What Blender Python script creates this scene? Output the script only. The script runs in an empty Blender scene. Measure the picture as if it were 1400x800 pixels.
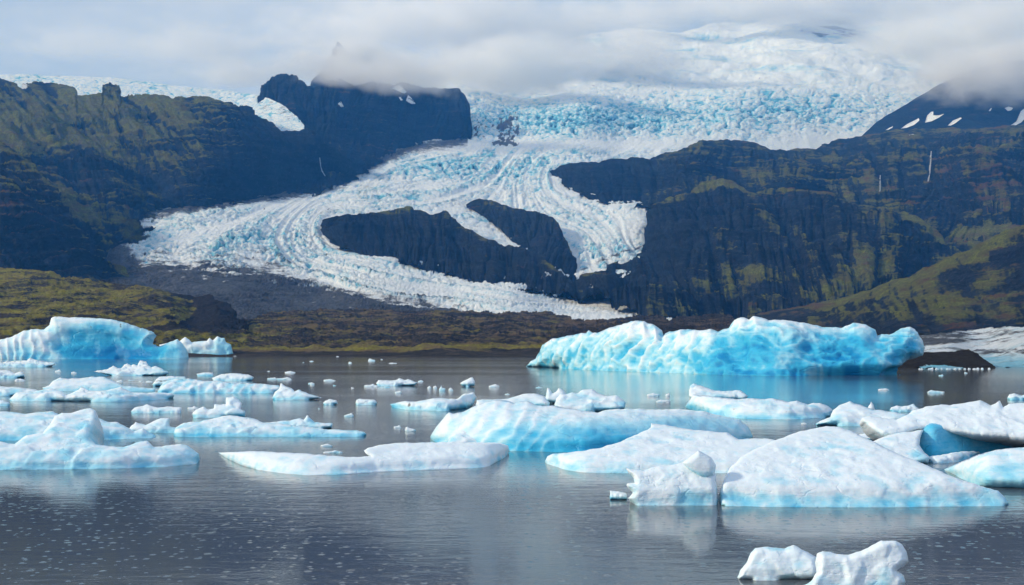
import bpy, math, random
import numpy as np
from mathutils import Vector
from mathutils.geometry import delaunay_2d_cdt
from mathutils.bvhtree import BVHTree

scene = bpy.context.scene
COL = scene.collection

# ------------------------------------------------------------------ camera
F = 1690.0            # focal length in photo pixels (1400 px wide)
HOR = 476.0           # horizon row in the photo
CH = 4.0              # camera height above the lake, metres
cam_d = bpy.data.cameras.new('camera')
cam = bpy.data.objects.new('camera', cam_d)
COL.objects.link(cam)
cam.location = (0, 0, CH)
cam.rotation_euler = (math.radians(90), 0, 0)
cam_d.sensor_width = 36
cam_d.lens = 36 * F / 1400
cam_d.shift_y = (HOR - 400) / 1400
cam_d.clip_start = 0.5
cam_d.clip_end = 60000
scene.camera = cam

# ------------------------------------------------------------------ sky, sun, exposure
SUN_EL, SUN_AZ = math.radians(29), math.radians(-98)     # azimuth from +Y, negative = left
world = bpy.data.worlds.new('World')
scene.world = world
world.use_nodes = True
nt = world.node_tree
nt.nodes.clear()
N = nt.nodes.new
out = N('ShaderNodeOutputWorld')
bg = N('ShaderNodeBackground')
sky = N('ShaderNodeTexSky')
sky.sky_type = 'NISHITA'
sky.sun_disc = False
sky.sun_elevation = SUN_EL
sky.sun_rotation = SUN_AZ
sky.air_density = 1.0
sky.dust_density = 2.0
tc = N('ShaderNodeTexCoord')
mp = N('ShaderNodeMapping')
mp.inputs['Scale'].default_value = (1.6, 1.6, 5.0)
nz = N('ShaderNodeTexNoise')
nz.inputs['Scale'].default_value = 1.9
nz.inputs['Detail'].default_value = 7
nz.inputs['Roughness'].default_value = 0.56
rp = N('ShaderNodeValToRGB')
rp.color_ramp.elements[0].position = 0.33
rp.color_ramp.elements[0].color = (3.4, 5.0, 7.9, 1)
rp.color_ramp.elements[1].position = 0.66
rp.color_ramp.elements[1].color = (8.4, 9.5, 11.3, 1)
mx = N('ShaderNodeMix')
mx.data_type = 'RGBA'
mx.inputs[0].default_value = 0.86          # overcast: the cloud sheet hides most of the blue
L = nt.links.new
L(tc.outputs['Generated'], mp.inputs['Vector'])
L(mp.outputs['Vector'], nz.inputs['Vector'])
L(nz.outputs['Fac'], rp.inputs['Fac'])
L(sky.outputs['Color'], mx.inputs['A'])
L(rp.outputs['Color'], mx.inputs['B'])
L(mx.outputs['Result'], bg.inputs['Color'])
bg.inputs['Strength'].default_value = 0.078
L(bg.outputs['Background'], out.inputs['Surface'])

sun_d = bpy.data.lights.new('sun', 'SUN')
sun_d.energy = 2.7
sun_d.angle = math.radians(5)
sun_d.color = (1.0, 0.975, 0.94)
sun = bpy.data.objects.new('sun', sun_d)
COL.objects.link(sun)
sd = Vector((math.sin(SUN_AZ) * math.cos(SUN_EL), math.cos(SUN_AZ) * math.cos(SUN_EL), math.sin(SUN_EL)))
sun.rotation_euler = sd.to_track_quat('Z', 'Y').to_euler()

vs = scene.view_settings
vs.view_transform = 'Standard'
vs.look = 'None'
vs.gamma = 1
vs.use_curve_mapping = False
vs.exposure = 0.1
scene.cycles.max_bounces = 12
scene.cycles.diffuse_bounces = 2
scene.cycles.glossy_bounces = 3
scene.cycles.transmission_bounces = 2
scene.cycles.volume_bounces = 10
scene.cycles.use_denoising = True

# ------------------------------------------------------------------ numpy helpers
rng = np.random.default_rng(7)
_perm = rng.permutation(512).astype(np.int64)
_grad = rng.normal(size=(512, 3)).astype(np.float32)
_grad /= np.linalg.norm(_grad, axis=1)[:, None]


def pn(x, y, z):
    """gradient noise about -1..1"""
    x = np.asarray(x, np.float32); y = np.asarray(y, np.float32); z = np.asarray(z, np.float32)
    x, y, z = np.broadcast_arrays(x, y, z)
    xi = np.floor(x).astype(np.int64); yi = np.floor(y).astype(np.int64); zi = np.floor(z).astype(np.int64)
    fx, fy, fz = x - xi, y - yi, z - zi
    u = fx * fx * fx * (fx * (fx * 6 - 15) + 10)
    v = fy * fy * fy * (fy * (fy * 6 - 15) + 10)
    w = fz * fz * fz * (fz * (fz * 6 - 15) + 10)
    res = 0
    for a in (0, 1):
        wa = u if a else 1 - u
        ha = _perm[(xi + a) & 511]
        for b in (0, 1):
            wb = v if b else 1 - v
            hb = _perm[(ha + yi + b) & 511]
            for c in (0, 1):
                g = _grad[_perm[(hb + zi + c) & 511]]
                wc = w if c else 1 - w
                res = res + wa * wb * wc * (g[..., 0] * (fx - a) + g[..., 1] * (fy - b) + g[..., 2] * (fz - c))
    return res * 1.5


def fbm(x, y, z, o=4, gain=0.5, lac=2.03):
    s = 0; a = 1.0; t = 0
    for i in range(o):
        s = s + a * pn(x + 17.3 * i, y - 9.1 * i, z + 5.7 * i); t += a
        x = x * lac; y = y * lac; z = z * lac; a *= gain
    return s / t


def ridged(x, y, z, o=4, gain=0.5, lac=2.03):
    s = 0; a = 1.0; t = 0
    for i in range(o):
        n = 1 - np.abs(pn(x + 31.3 * i, y - 19.1 * i, z + 15.7 * i)) * 1.7
        s = s + a * n; t += a
        x = x * lac; y = y * lac; z = z * lac; a *= gain
    return s / t


def sstep(a, b, x):
    t = np.clip((x - a) / (b - a), 0, 1)
    return t * t * (3 - 2 * t)


def blob(u, v, cu, cv, ru, rv, p=2.0):
    return np.exp(-(np.abs((u - cu) / ru) ** p + np.abs((v - cv) / rv) ** p))


def curve(pts):
    p = np.array(pts, float)
    return lambda u: np.interp(u, p[:, 0], p[:, 1])


class TPS:
    """thin-plate spline through scattered (u, v, value)"""
    def __init__(s, pts, scale=100.0, lam=1e-3):
        p = np.array(pts, float)
        s.sc = scale
        s.p = p[:, :2] / scale
        n = len(p)
        K = s.k(s.p[:, None, :] - s.p[None, :, :]) + lam * np.eye(n)
        Pm = np.c_[np.ones(n), s.p]
        A = np.zeros((n + 3, n + 3))
        A[:n, :n] = K; A[:n, n:] = Pm; A[n:, :n] = Pm.T
        s.w = np.linalg.solve(A, np.r_[p[:, 2], 0, 0, 0])

    @staticmethod
    def k(d):
        r2 = (d ** 2).sum(-1)
        return 0.5 * r2 * np.log(r2 + 1e-9)

    def __call__(s, u, v):
        sh = np.shape(u)
        q = np.c_[np.ravel(u), np.ravel(v)] / s.sc
        r = np.full(len(q), s.w[-3]) + q @ s.w[-2:]
        for i, c in enumerate(s.p):
            r += s.w[i] * s.k(q - c)
        return r.reshape(sh)


def place(u, v, Y):
    """world point at distance Y seen along photo column u and row v"""
    return np.stack([(u - 700) * Y / F, Y, CH - (v - HOR) * Y / F], -1)


def mesh_np(name, V, faces, mat, smooth=True, attrs=None, parent=None):
    me = bpy.data.meshes.new(name)
    V = np.asarray(V, np.float32)
    me.vertices.add(len(V))
    me.vertices.foreach_set('co', V.ravel())
    flat = []; starts = []; tot = []
    s0 = 0
    for fs in faces:
        fs = np.asarray(fs, np.int32)
        if len(fs) == 0:
            continue
        k = fs.shape[1]
        flat.append(fs.ravel())
        starts.append(s0 + np.arange(len(fs), dtype=np.int32) * k)
        tot.append(np.full(len(fs), k, np.int32))
        s0 += fs.size
    flat = np.concatenate(flat); starts = np.concatenate(starts); tot = np.concatenate(tot)
    me.loops.add(len(flat))
    me.loops.foreach_set('vertex_index', flat)
    me.polygons.add(len(starts))
    me.polygons.foreach_set('loop_start', starts)
    me.polygons.foreach_set('loop_total', tot)
    me.polygons.foreach_set('use_smooth', np.full(len(starts), smooth, bool))
    for k, a in (attrs or {}).items():
        at = me.attributes.new(k, 'FLOAT', 'POINT')
        at.data.foreach_set('value', np.asarray(a, np.float32).ravel())
    me.update()
    me.validate()
    me.materials.append(mat)
    o = bpy.data.objects.new(name, me)
    COL.objects.link(o)
    if parent:
        o.parent = parent
    return o


def tag(o, label=None, cat=None, group=None, kind=None):
    if label: o['label'] = label
    if cat: o['category'] = cat
    if group: o['group'] = group
    if kind: o['kind'] = kind
    return o


def grid_faces(nr, nc):
    i = np.arange(nr * nc).reshape(nr, nc)
    return np.stack([i[:-1, :-1], i[:-1, 1:], i[1:, 1:], i[1:, :-1]], -1).reshape(-1, 4)


def grid_normals(P):
    du = np.gradient(P, axis=1); dv = np.gradient(P, axis=0)
    n = np.cross(du, dv)
    n /= np.linalg.norm(n, axis=-1, keepdims=True) + 1e-9
    return n


# ------------------------------------------------------------------ material helpers
def mat_new(name):
    m = bpy.data.materials.new(name)
    m.use_nodes = True
    t = m.node_tree
    t.nodes.clear()
    o = t.nodes.new('ShaderNodeOutputMaterial')
    b = t.nodes.new('ShaderNodeBsdfPrincipled')
    t.links.new(b.outputs[0], o.inputs['Surface'])
    return m, t, b


class NB:
    def __init__(s, t):
        s.t = t

    def n(s, typ, **kw):
        x = s.t.nodes.new(typ)
        for k, v in kw.items():
            setattr(x, k, v)
        return x

    def put(s, sock, v):
        if isinstance(v, bpy.types.NodeSocket):
            s.t.links.new(v, sock)
        else:
            sock.default_value = v

    def math(s, op, a, b=0.0, clamp=False):
        x = s.n('ShaderNodeMath', operation=op, use_clamp=clamp)
        s.put(x.inputs[0], a); s.put(x.inputs[1], b)
        return x.outputs[0]

    def mix(s, f, a, b):
        x = s.n('ShaderNodeMix', data_type='RGBA')
        s.put(x.inputs[0], f)
        s.put(x.inputs['A'], a if isinstance(a, bpy.types.NodeSocket) else (*a, 1))
        s.put(x.inputs['B'], b if isinstance(b, bpy.types.NodeSocket) else (*b, 1))
        return x.outputs['Result']

    def attr(s, name):
        return s.n('ShaderNodeAttribute', attribute_name=name).outputs['Fac']

    def coord(s):
        return s.n('ShaderNodeNewGeometry').outputs['Position']

    def mapping(s, vec, scale=(1, 1, 1), rot=(0, 0, 0)):
        x = s.n('ShaderNodeMapping')
        s.put(x.inputs['Vector'], vec)
        x.inputs['Scale'].default_value = scale
        x.inputs['Rotation'].default_value = rot
        return x.outputs[0]

    def noise(s, vec, scale, detail=4, rough=0.55, dist=0.0):
        x = s.n('ShaderNodeTexNoise')
        s.put(x.inputs['Vector'], vec)
        x.inputs['Scale'].default_value = scale
        x.inputs['Detail'].default_value = detail
        x.inputs['Roughness'].default_value = rough
        x.inputs['Distortion'].default_value = dist
        return x.outputs['Fac']

    def rng(s, v, a, b, c=0.0, d=1.0, smooth=True):
        x = s.n('ShaderNodeMapRange', interpolation_type='SMOOTHSTEP' if smooth else 'LINEAR')
        s.put(x.inputs[0], v)
        for i, q in enumerate((a, b, c, d)):
            s.put(x.inputs[i + 1], q)
        return x.outputs[0]

    def bump(s, h, strength, dist, nrm=None):
        x = s.n('ShaderNodeBump')
        x.inputs['Strength'].default_value = strength
        x.inputs['Distance'].default_value = dist
        s.put(x.inputs['Height'], h)
        if nrm is not None:
            s.put(x.inputs['Normal'], nrm)
        return x.outputs[0]


def rock_material(name, base, base2, light, grass, grass2, red, scale=1.0, bump_d=3.0, slope=1.0, blk=0.5):
    m, t, b = mat_new(name)
    q = NB(t)
    pos = q.coord()
    geo = q.n('ShaderNodeNewGeometry')
    sepn = q.n('ShaderNodeSeparateXYZ')
    q.put(sepn.inputs[0], geo.outputs['Normal'])
    flat = q.math('MULTIPLY', q.math('SUBTRACT', sepn.outputs[2], 0.64), slope)     # ledges carry the turf, cliffs stay bare
    strata = q.noise(q.mapping(pos, (0.35, 0.35, 2.0)), 0.034 * scale, 7, 0.68, 1.0)
    fine = q.noise(pos, 0.13 * scale, 7, 0.72)
    grit = q.noise(pos, 0.4 * scale, 4, 0.7)
    mid = q.noise(q.mapping(pos, (0.6, 0.6, 1.7)), 0.032 * scale, 6, 0.68)
    big = q.noise(pos, 0.008 * scale, 4, 0.6)
    rockc = q.mix(q.rng(strata, 0.38, 0.62), base, base2)
    rockc = q.mix(q.rng(q.math('ADD', fine, q.math('MULTIPLY', grit, 0.5)), 0.78, 1.02, 0, 0.8), rockc, light)
    rockc = q.mix(q.rng(q.math('ADD', fine, q.math('MULTIPLY', mid, 0.6)), 0.82, 0.62, 0, 0.85), rockc, tuple(c * blk for c in base))
    vary = q.math('ADD', q.math('MULTIPLY', q.math('SUBTRACT', q.math('ADD', mid, q.math('ADD', 0.25, q.math('MULTIPLY', fine, 0.5))), 1.0), 1.5), q.math('MULTIPLY', q.math('SUBTRACT', big, 0.5), 1.0))
    gm = q.rng(q.math('ADD', q.math('ADD', q.attr('grass'), flat), vary), 0.30, 0.66)
    gcol = q.mix(q.rng(q.noise(pos, 0.05 * scale, 6, 0.68), 0.36, 0.64), grass, grass2)
    gcol = q.mix(q.rng(q.math('ADD', grit, q.math('MULTIPLY', q.math('SUBTRACT', fine, 0.5), 0.8)), 0.42, 0.62, 0, 0.75), gcol, tuple(c * 0.45 for c in grass))
    c = q.mix(gm, rockc, gcol)
    rm = q.math('ADD', q.attr('red'), q.math('ADD', q.math('MULTIPLY', flat, 0.6), q.math('MULTIPLY', q.math('SUBTRACT', q.math('ADD', strata, mid), 1.0), 1.6)))
    c = q.mix(q.rng(rm, 0.34, 0.68, 0, 0.8), c, red)
    c = q.mix(q.math('MULTIPLY', q.attr('scree_shade'), 0.85), c, q.mix(fine, (0.008, 0.008, 0.009), (0.022, 0.02, 0.02)))  # dark scree colour, also used to paint the shaded face of the bluff
    sm = q.math('ADD', q.attr('snow'), q.math('MULTIPLY', q.math('SUBTRACT', fine, 0.5), 1.0))
    c = q.mix(q.rng(sm, 0.45, 0.6), c, (0.78, 0.82, 0.86))
    q.put(b.inputs['Base Color'], c)
    b.inputs['Roughness'].default_value = 0.9
    b.inputs['Specular IOR Level'].default_value = 0.15
    h = q.math('ADD', q.math('MULTIPLY', strata, 1.0), q.math('MULTIPLY', fine, 1.2))
    h = q.math('ADD', h, q.math('MULTIPLY', grit, 0.35))
    q.put(b.inputs['Normal'], q.bump(h, 1.0, bump_d))
    return m


M_rock = rock_material('basalt_slope', (0.004, 0.009, 0.016), (0.016, 0.025, 0.038), (0.056, 0.068, 0.085),
                       (0.165, 0.18, 0.02), (0.115, 0.095, 0.03), (0.10, 0.042, 0.026), 1.0, 7.0, 1.15, 0.5)
M_moraine = rock_material('moraine_ground', (0.018, 0.015, 0.012), (0.066, 0.05, 0.034), (0.17, 0.14, 0.095),
                          (0.34, 0.32, 0.03), (0.21, 0.155, 0.04), (0.165, 0.11, 0.055), 3.0, 3.2, 0.35, 0.45)


def glacier_material():
    m, t, b = mat_new('glacier_ice')
    q = NB(t)
    pos = q.coord()
    fine = q.noise(pos, 0.16, 7, 0.75)
    mid = q.noise(pos, 0.03, 5, 0.65)
    # crevasse cracks: narrow seams of bare blue ice between white crusts
    wob = q.n('ShaderNodeVectorMath', operation='MULTIPLY_ADD')
    nv = q.n('ShaderNodeTexNoise')
    q.put(nv.inputs['Vector'], pos)
    nv.inputs['Scale'].default_value = 0.03
    nv.inputs['Detail'].default_value = 4
    q.put(wob.inputs[0], nv.outputs['Color'])
    wob.inputs[1].default_value = (26, 26, 26)
    q.put(wob.inputs[2], pos)
    vo = q.n('ShaderNodeTexVoronoi', feature='DISTANCE_TO_EDGE')
    q.put(vo.inputs['Vector'], q.mapping(wob.outputs[0], (1.0, 0.5, 1.6), (0, 0, 0.35)))
    vo.inputs['Scale'].default_value = 0.062
    crack = q.rng(vo.outputs['Distance'], 0.02, 0.22, 1.0, 0.0)
    bl = q.math('ADD', q.attr('blue'), q.math('MULTIPLY', q.math('SUBTRACT', q.math('ADD', fine, mid), 1.0), 0.75))
    bl = q.math('ADD', bl, q.math('MULTIPLY', crack, q.math('MULTIPLY', q.attr('rough'), 0.34)))
    c = q.mix(q.rng(bl, 0.1, 0.85), (0.82, 0.87, 0.91), (0.13, 0.50, 0.68))
    c = q.mix(q.rng(bl, 0.75, 1.5), c, (0.02, 0.17, 0.34))
    d = q.math('ADD', q.attr('dirt'), q.math('MULTIPLY', q.math('SUBTRACT', q.math('ADD', fine, mid), 1.0), 1.2))
    c = q.mix(q.rng(d, 0.22, 0.6, 0, 0.55), c, (0.20, 0.19, 0.20))
    c = q.mix(q.rng(d, 0.45, 0.75), c, q.mix(q.rng(q.math('ADD', fine, mid), 0.8, 1.2), (0.005, 0.006, 0.008), (0.06, 0.062, 0.068)))
    q.put(b.inputs['Base Color'], c)
    b.inputs['Roughness'].default_value = 0.55
    b.inputs['Specular IOR Level'].default_value = 0.3
    q.put(b.inputs['Normal'], q.bump(q.math('ADD', fine, mid), 0.9, 5.0))
    return m


M_glacier = glacier_material()


def iceberg_material():
    m, t, b = mat_new('berg_ice')
    q = NB(t)
    pos = q.n('ShaderNodeTexCoord').outputs['Object']
    s = q.attr('px')                       # metres that one detail step takes on this piece
    vec = q.n('ShaderNodeVectorMath', operation='DIVIDE')
    q.put(vec.inputs[0], pos)
    cmb = q.n('ShaderNodeCombineXYZ')
    for i in range(3):
        q.put(cmb.inputs[i], s)
    q.put(vec.inputs[1], cmb.outputs[0])
    p = vec.outputs[0]
    fine = q.noise(p, 0.28, 5, 0.7)
    mid = q.noise(p, 0.05, 5, 0.6)
    bl = q.math('ADD', q.attr('blue'), q.math('MULTIPLY', q.math('SUBTRACT', mid, 0.5), 0.5))
    bl = q.math('ADD', bl, q.math('MULTIPLY', q.math('SUBTRACT', q.noise(q.mapping(p, (0.25, 0.25, 1.6), (0.18, 0.22, 0)), 0.11, 5, 0.6, 0.8), 0.5), 0.42))
    c = q.mix(q.rng(bl, 0.0, 0.55), (0.82, 0.91, 0.96), (0.38, 0.76, 0.90))
    c = q.mix(q.rng(bl, 0.4, 1.0), c, (0.05, 0.50, 0.78))
    c = q.mix(q.rng(bl, 0.95, 1.6), c, (0.006, 0.26, 0.58))
    d = q.math('ADD', q.attr('dirt'), q.math('MULTIPLY', q.math('SUBTRACT', fine, 0.5), 1.2))
    c = q.mix(q.rng(d, 0.35, 0.8, 0, 0.85), c, (0.10, 0.09, 0.08))
    q.put(b.inputs['Base Color'], c)
    q.put(b.inputs['Roughness'], q.rng(bl, 0.1, 0.9, 0.68, 0.28))
    b.inputs['Specular IOR Level'].default_value = 0.4
    b.inputs['IOR'].default_value = 1.31
    b.inputs['Subsurface Weight'].default_value = 0.12
    b.inputs['Subsurface Radius'].default_value = (0.35, 0.8, 1.0)
    q.put(b.inputs['Subsurface Scale'], q.math('MULTIPLY', s, 7.0))
    lay = q.noise(q.mapping(p, (0.25, 0.25, 1.6), (0.18, 0.22, 0)), 0.11, 5, 0.65, 0.8)
    wv = q.n('ShaderNodeVectorMath', operation='MULTIPLY_ADD')
    wn = q.n('ShaderNodeTexNoise')
    q.put(wn.inputs['Vector'], p)
    wn.inputs['Scale'].default_value = 0.05
    wn.inputs['Detail'].default_value = 4
    q.put(wv.inputs[0], wn.outputs['Color'])
    wv.inputs[1].default_value = (22, 22, 22)
    q.put(wv.inputs[2], p)
    ve = q.n('ShaderNodeTexVoronoi', feature='DISTANCE_TO_EDGE')
    q.put(ve.inputs['Vector'], q.mapping(wv.outputs[0], (0.6, 1.0, 1.3), (0.3, 0.5, 0.2)))
    ve.inputs['Scale'].default_value = 0.026
    fract = q.math('MULTIPLY', q.rng(ve.outputs['Distance'], 0.0, 0.045, 1.0, 0.0), q.rng(mid, 0.46, 0.58))
    grain = q.noise(p, 1.1, 3, 0.7)
    h = q.math('ADD', q.math('MULTIPLY', mid, 0.5), q.math('MULTIPLY', lay, 1.7))
    h = q.math('ADD', h, q.math('MULTIPLY', fine, 0.45))
    h = q.math('ADD', h, q.math('MULTIPLY', grain, 0.6))
    h = q.math('SUBTRACT', h, q.math('MULTIPLY', fract, 0.9))
    bp = q.n('ShaderNodeBump')
    bp.inputs['Strength'].default_value = 0.38
    q.put(bp.inputs['Distance'], q.math('MULTIPLY', s, 3.2))
    q.put(bp.inputs['Height'], h)
    q.put(b.inputs['Normal'], bp.outputs[0])
    return m


M_ice = iceberg_material()


def snow_material():
    m, t, b = mat_new('old_snow')
    q = NB(t)
    n1 = q.noise(q.coord(), 0.08, 5, 0.65)
    q.put(b.inputs['Base Color'], q.mix(n1, (0.62, 0.68, 0.74), (0.85, 0.87, 0.88)))
    b.inputs['Roughness'].default_value = 0.7
    q.put(b.inputs['Normal'], q.bump(n1, 0.6, 2.0))
    return m


M_snow = snow_material()
M_fall = M_snow.copy()
M_fall.name = 'falling_water'
for nd in M_fall.node_tree.nodes:
    if nd.bl_idname == 'ShaderNodeMix':
        nd.inputs['A'].default_value = (0.28, 0.32, 0.36, 1)
        nd.inputs['B'].default_value = (0.5, 0.54, 0.58, 1)


def water_material():
    m, t, b = mat_new('lake_water')
    q = NB(t)
    pos = q.coord()
    # wind ruffles: long soft patches where the ripples are stronger
    patch = q.noise(q.mapping(pos, (0.25, 1.0, 1.0)), 0.022, 4, 0.55)
    patch2 = q.rng(patch, 0.38, 0.64, 0.35, 1.7)
    w1 = q.noise(q.mapping(pos, (0.45, 1.0, 1)), 2.4, 4, 0.6, 0.3)
    w2 = q.noise(q.mapping(pos, (0.7, 1.0, 1), (0, 0, 0.4)), 9.0, 3, 0.6)
    w3 = q.noise(q.mapping(pos, (0.35, 1.0, 1), (0, 0, -0.2)), 0.5, 3, 0.5)
    h = q.math('ADD', q.math('MULTIPLY', w1, 0.0088), q.math('MULTIPLY', w2, 0.0019))
    h = q.math('ADD', h, q.math('MULTIPLY', w3, 0.013))
    h = q.math('MULTIPLY', h, patch2)
    # rain drops: small rings
    for sc, off in ((2.2, 0.0), (3.6, 7.3)):
        vo = q.n('ShaderNodeTexVoronoi', voronoi_dimensions='2D')
        mpv = q.n('ShaderNodeMapping')
        q.put(mpv.inputs['Vector'], pos)
        mpv.inputs['Location'].default_value = (off, off * 0.7, 0)
        q.put(vo.inputs['Vector'], mpv.outputs[0])
        vo.inputs['Scale'].default_value = sc
        d = vo.outputs['Distance']
        sep = q.n('ShaderNodeSeparateColor')
        q.put(sep.inputs[0], vo.outputs['Color'])
        on = q.rng(sep.outputs[0], 0.60, 0.64)
        size = q.rng(sep.outputs[1], 0, 1, 0.05, 0.26, False)
        rr = q.math('DIVIDE', d, size)
        ring = q.math('MULTIPLY', q.math('SINE', q.math('MULTIPLY', rr, 9.0)), q.rng(rr, 0.5, 1.0, 1.0, 0.0))
        h = q.math('ADD', h, q.math('MULTIPLY', q.math('MULTIPLY', ring, on), 0.0024))
    q.put(b.inputs['Base Color'], q.mix(patch, (0.068, 0.076, 0.088), (0.09, 0.10, 0.114)))
    b.inputs['Roughness'].default_value = 0.07
    b.inputs['IOR'].default_value = 1.45
    q.put(b.inputs['Normal'], q.bump(h, 1.0, 1.0))
    return m


M_water = water_material()

# ------------------------------------------------------------------ lake
lake = mesh_np('lake', [(-5000, -300, 0), (5000, -300, 0), (5000, 4000, 0), (-5000, 4000, 0)], [[(0, 1, 2, 3)]], M_water)
tag(lake, kind='structure')

# ------------------------------------------------------------------ terrain sheets
ICE_PTS = [
    (885, 432, 1350), (780, 438, 1330), (620, 424, 1400), (700, 400, 1500), (560, 378, 1640), (450, 350, 1800),
    (440, 400, 1540), (160, 395, 1500), (200, 400, 1480), (300, 408, 1430), (450, 422, 1370), (160, 345, 1760),
    (200, 340, 1780), (300, 350, 1720), (190, 300, 2050), (350, 300, 2060), (350, 280, 2220), (450, 260, 2420),
    (500, 230, 2680), (560, 205, 2960), (640, 190, 3150), (700, 187, 3280), (700, 205, 3050), (850, 190, 3350),
    (1000, 205, 3450), (600, 250, 2540), (700, 260, 2520), (700, 300, 2280), (830, 300, 2280), (880, 300, 2260),
    (870, 345, 2020), (780, 385, 1740), (760, 240, 2680), (650, 150, 3560), (800, 150, 3650), (1000, 150, 3900),
    (1180, 185, 3950), (1150, 205, 3750), (1000, 100, 4900), (700, 110, 4500), (800, 60, 5700), (1000, 60, 5800),
    (1130, 16, 6700), (1300, 60, 6400), (1420, 60, 6600), (1100, 130, 4400), (1420, 180, 4300), (900, 130, 4250), (960, 340, 2350), (1100, 320, 2700), (1300, 300, 3300), (1480, 300, 3600),
]
_d_ice = TPS([(u, v, math.log(y)) for u, v, y in ICE_PTS])


def D_ice(u, v):
    return np.exp(_d_ice(np.asarray(u, float), np.asarray(v, float)))


def depth_fn(pts):
    P = []
    for p in pts:
        y = p[2] if len(p) > 2 and p[2] is not None else float(D_ice(p[0], p[1]))
        P.append((p[0], p[1], math.log(y)))
    t = TPS(P)
    return lambda u, v: np.exp(t(u, v))


def sheet(name, u0, u1, nu, nv, top, bot, depth, mat, disp, attrs, back=(220, 0.6, 8), crest_noise=0.0):
    us = np.linspace(u0, u1, nu)
    vt = curve(top)(us) if isinstance(top, list) else top(us)
    vb = curve(bot)(us) if isinstance(bot, list) else bot(us)
    if crest_noise:
        vt = vt + 1.8 * crest_noise * fbm(us / 19.0, 3.3 + 0 * us, len(name) * 1.7 + 0 * us, 5, 0.66)
    s = np.linspace(0, 1, nv)[:, None]
    kw = min(max(3, int(50 / (us[1] - us[0])) | 1), (nu // 2) | 1)
    win = np.hanning(kw + 2)[1:-1]
    dv_ = vt - vb                              # small steps of the crest fade out down the slope
    dv_s = np.convolve(np.pad(dv_, kw // 2, mode='edge'), win / win.sum(), 'valid')[:nu]
    dv_s = np.where(dv_ * dv_s > 0, dv_s, dv_)
    v = vb + dv_s * s + (dv_ - dv_s) * s ** 6 if mat is M_rock and nu > 400 else vb + dv_ * s
    u = np.broadcast_to(us, v.shape)
    Y = depth(u, v)
    P = place(u, v, Y)
    # far side: the slope goes on down behind the crest
    bl, bs, bn = back
    k = (np.arange(1, bn + 1) / bn)[:, None]
    Pb = np.repeat(P[-1:], bn, 0).copy()
    Pb[..., 1] += bl * k ** 0.9
    Pb[..., 0] *= Pb[..., 1] / P[-1:, :, 1]
    Pb[..., 2] -= bl * bs * k ** 1.3
    P = np.concatenate([P, Pb], 0)
    uu = np.concatenate([u, np.repeat(u[-1:], bn, 0)], 0)
    vv = np.concatenate([v, np.repeat(v[-1:], bn, 0)], 0)
    n = grid_normals(P)
    d, extra = disp(P, uu, vv)
    if mat is M_rock:                      # the crest keeps its drawn line
        d = d * (0.4 + 0.6 * sstep(0, 24, vv - vt))
    P = P + n * d[..., None]
    A = attrs(P, uu, vv, extra) if attrs else {}
    if 'gully' in extra:
        A['grass'] = A['grass'] - 0.75 * (extra['gully'] - 0.45)
        A['red'] = A['red'] - 0.4 * (extra['gully'] - 0.45)
    o = mesh_np(name, P.reshape(-1, 3), [grid_faces(*P.shape[:2])], mat, True, A)
    tag(o, kind='structure')
    return o


def rock_disp(amp=10.0, w=60.0, gul=1.0, terr=1.0, fine=1.0, T=38.0, slant=0.12):
    def f(P, u, v):
        x, y, z = P[..., 0], P[..., 1], P[..., 2]
        xr = (u - 700) * float(np.median(y)) / F           # across the slope, so that gullies run straight down it
        wx = xr + 22 * fbm(xr / 120, z / 140, y / 900, 3) + slant * z
        big = ridged(wx / (w * 3.0), y / (w * 16), z / (w * 14), 3, 0.5)
        g = ridged(wx / w, y / (w * 14), z / (w * 9.0), 5, 0.62)
        g2 = ridged((wx - 0.3 * z) / (w * 0.4) + 7, y / (w * 9), z / (w * 5), 3, 0.55)
        lo = fbm(x / (w * 3.2), y / (w * 3.2), z / (w * 3.2), 3)
        zz = z + 9 * fbm(x / 170, y / 170, z / 170, 3) + 0.035 * x
        fr = (zz / T) % 1.0
        st = np.where(fr < 0.86, fr / 0.86, (1 - fr) / 0.14) - 0.5
        fr2 = (zz / (T * 0.37) + 0.4 * lo) % 1.0
        st = st + 0.5 * (np.where(fr2 < 0.8, fr2 / 0.8, (1 - fr2) / 0.2) - 0.5)
        tw = 0.25 + 1.0 * sstep(-0.3, 0.3, fbm(x / 190 + 5, y / 190, z / 60, 3))
        fi = fbm(x / 11, y / 11, z / 8, 4, 0.6)
        gully = np.clip(g, 0, 1) ** 3 + 0.5 * np.clip(g2, 0, 1) ** 3
        d = amp * (1.9 * (big - 0.5) - gul * (gully - 0.35) * 2.2 + 0.8 * lo) + terr * 13.0 * st * tw + fine * 1.5 * fi
        return d, dict(g=g, fi=fi, lo=lo, gully=gully)
    return f


def zeros(P):
    return np.zeros(P.shape[:2])


# ---- glacier ------------------------------------------------------
debris_line = curve([(100, 366), (170, 368), (230, 372), (300, 380), (360, 383), (400, 388), (440, 393), (520, 409), (620, 425),
                     (660, 436), (780, 446), (900, 460), (1500, 460)])


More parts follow.
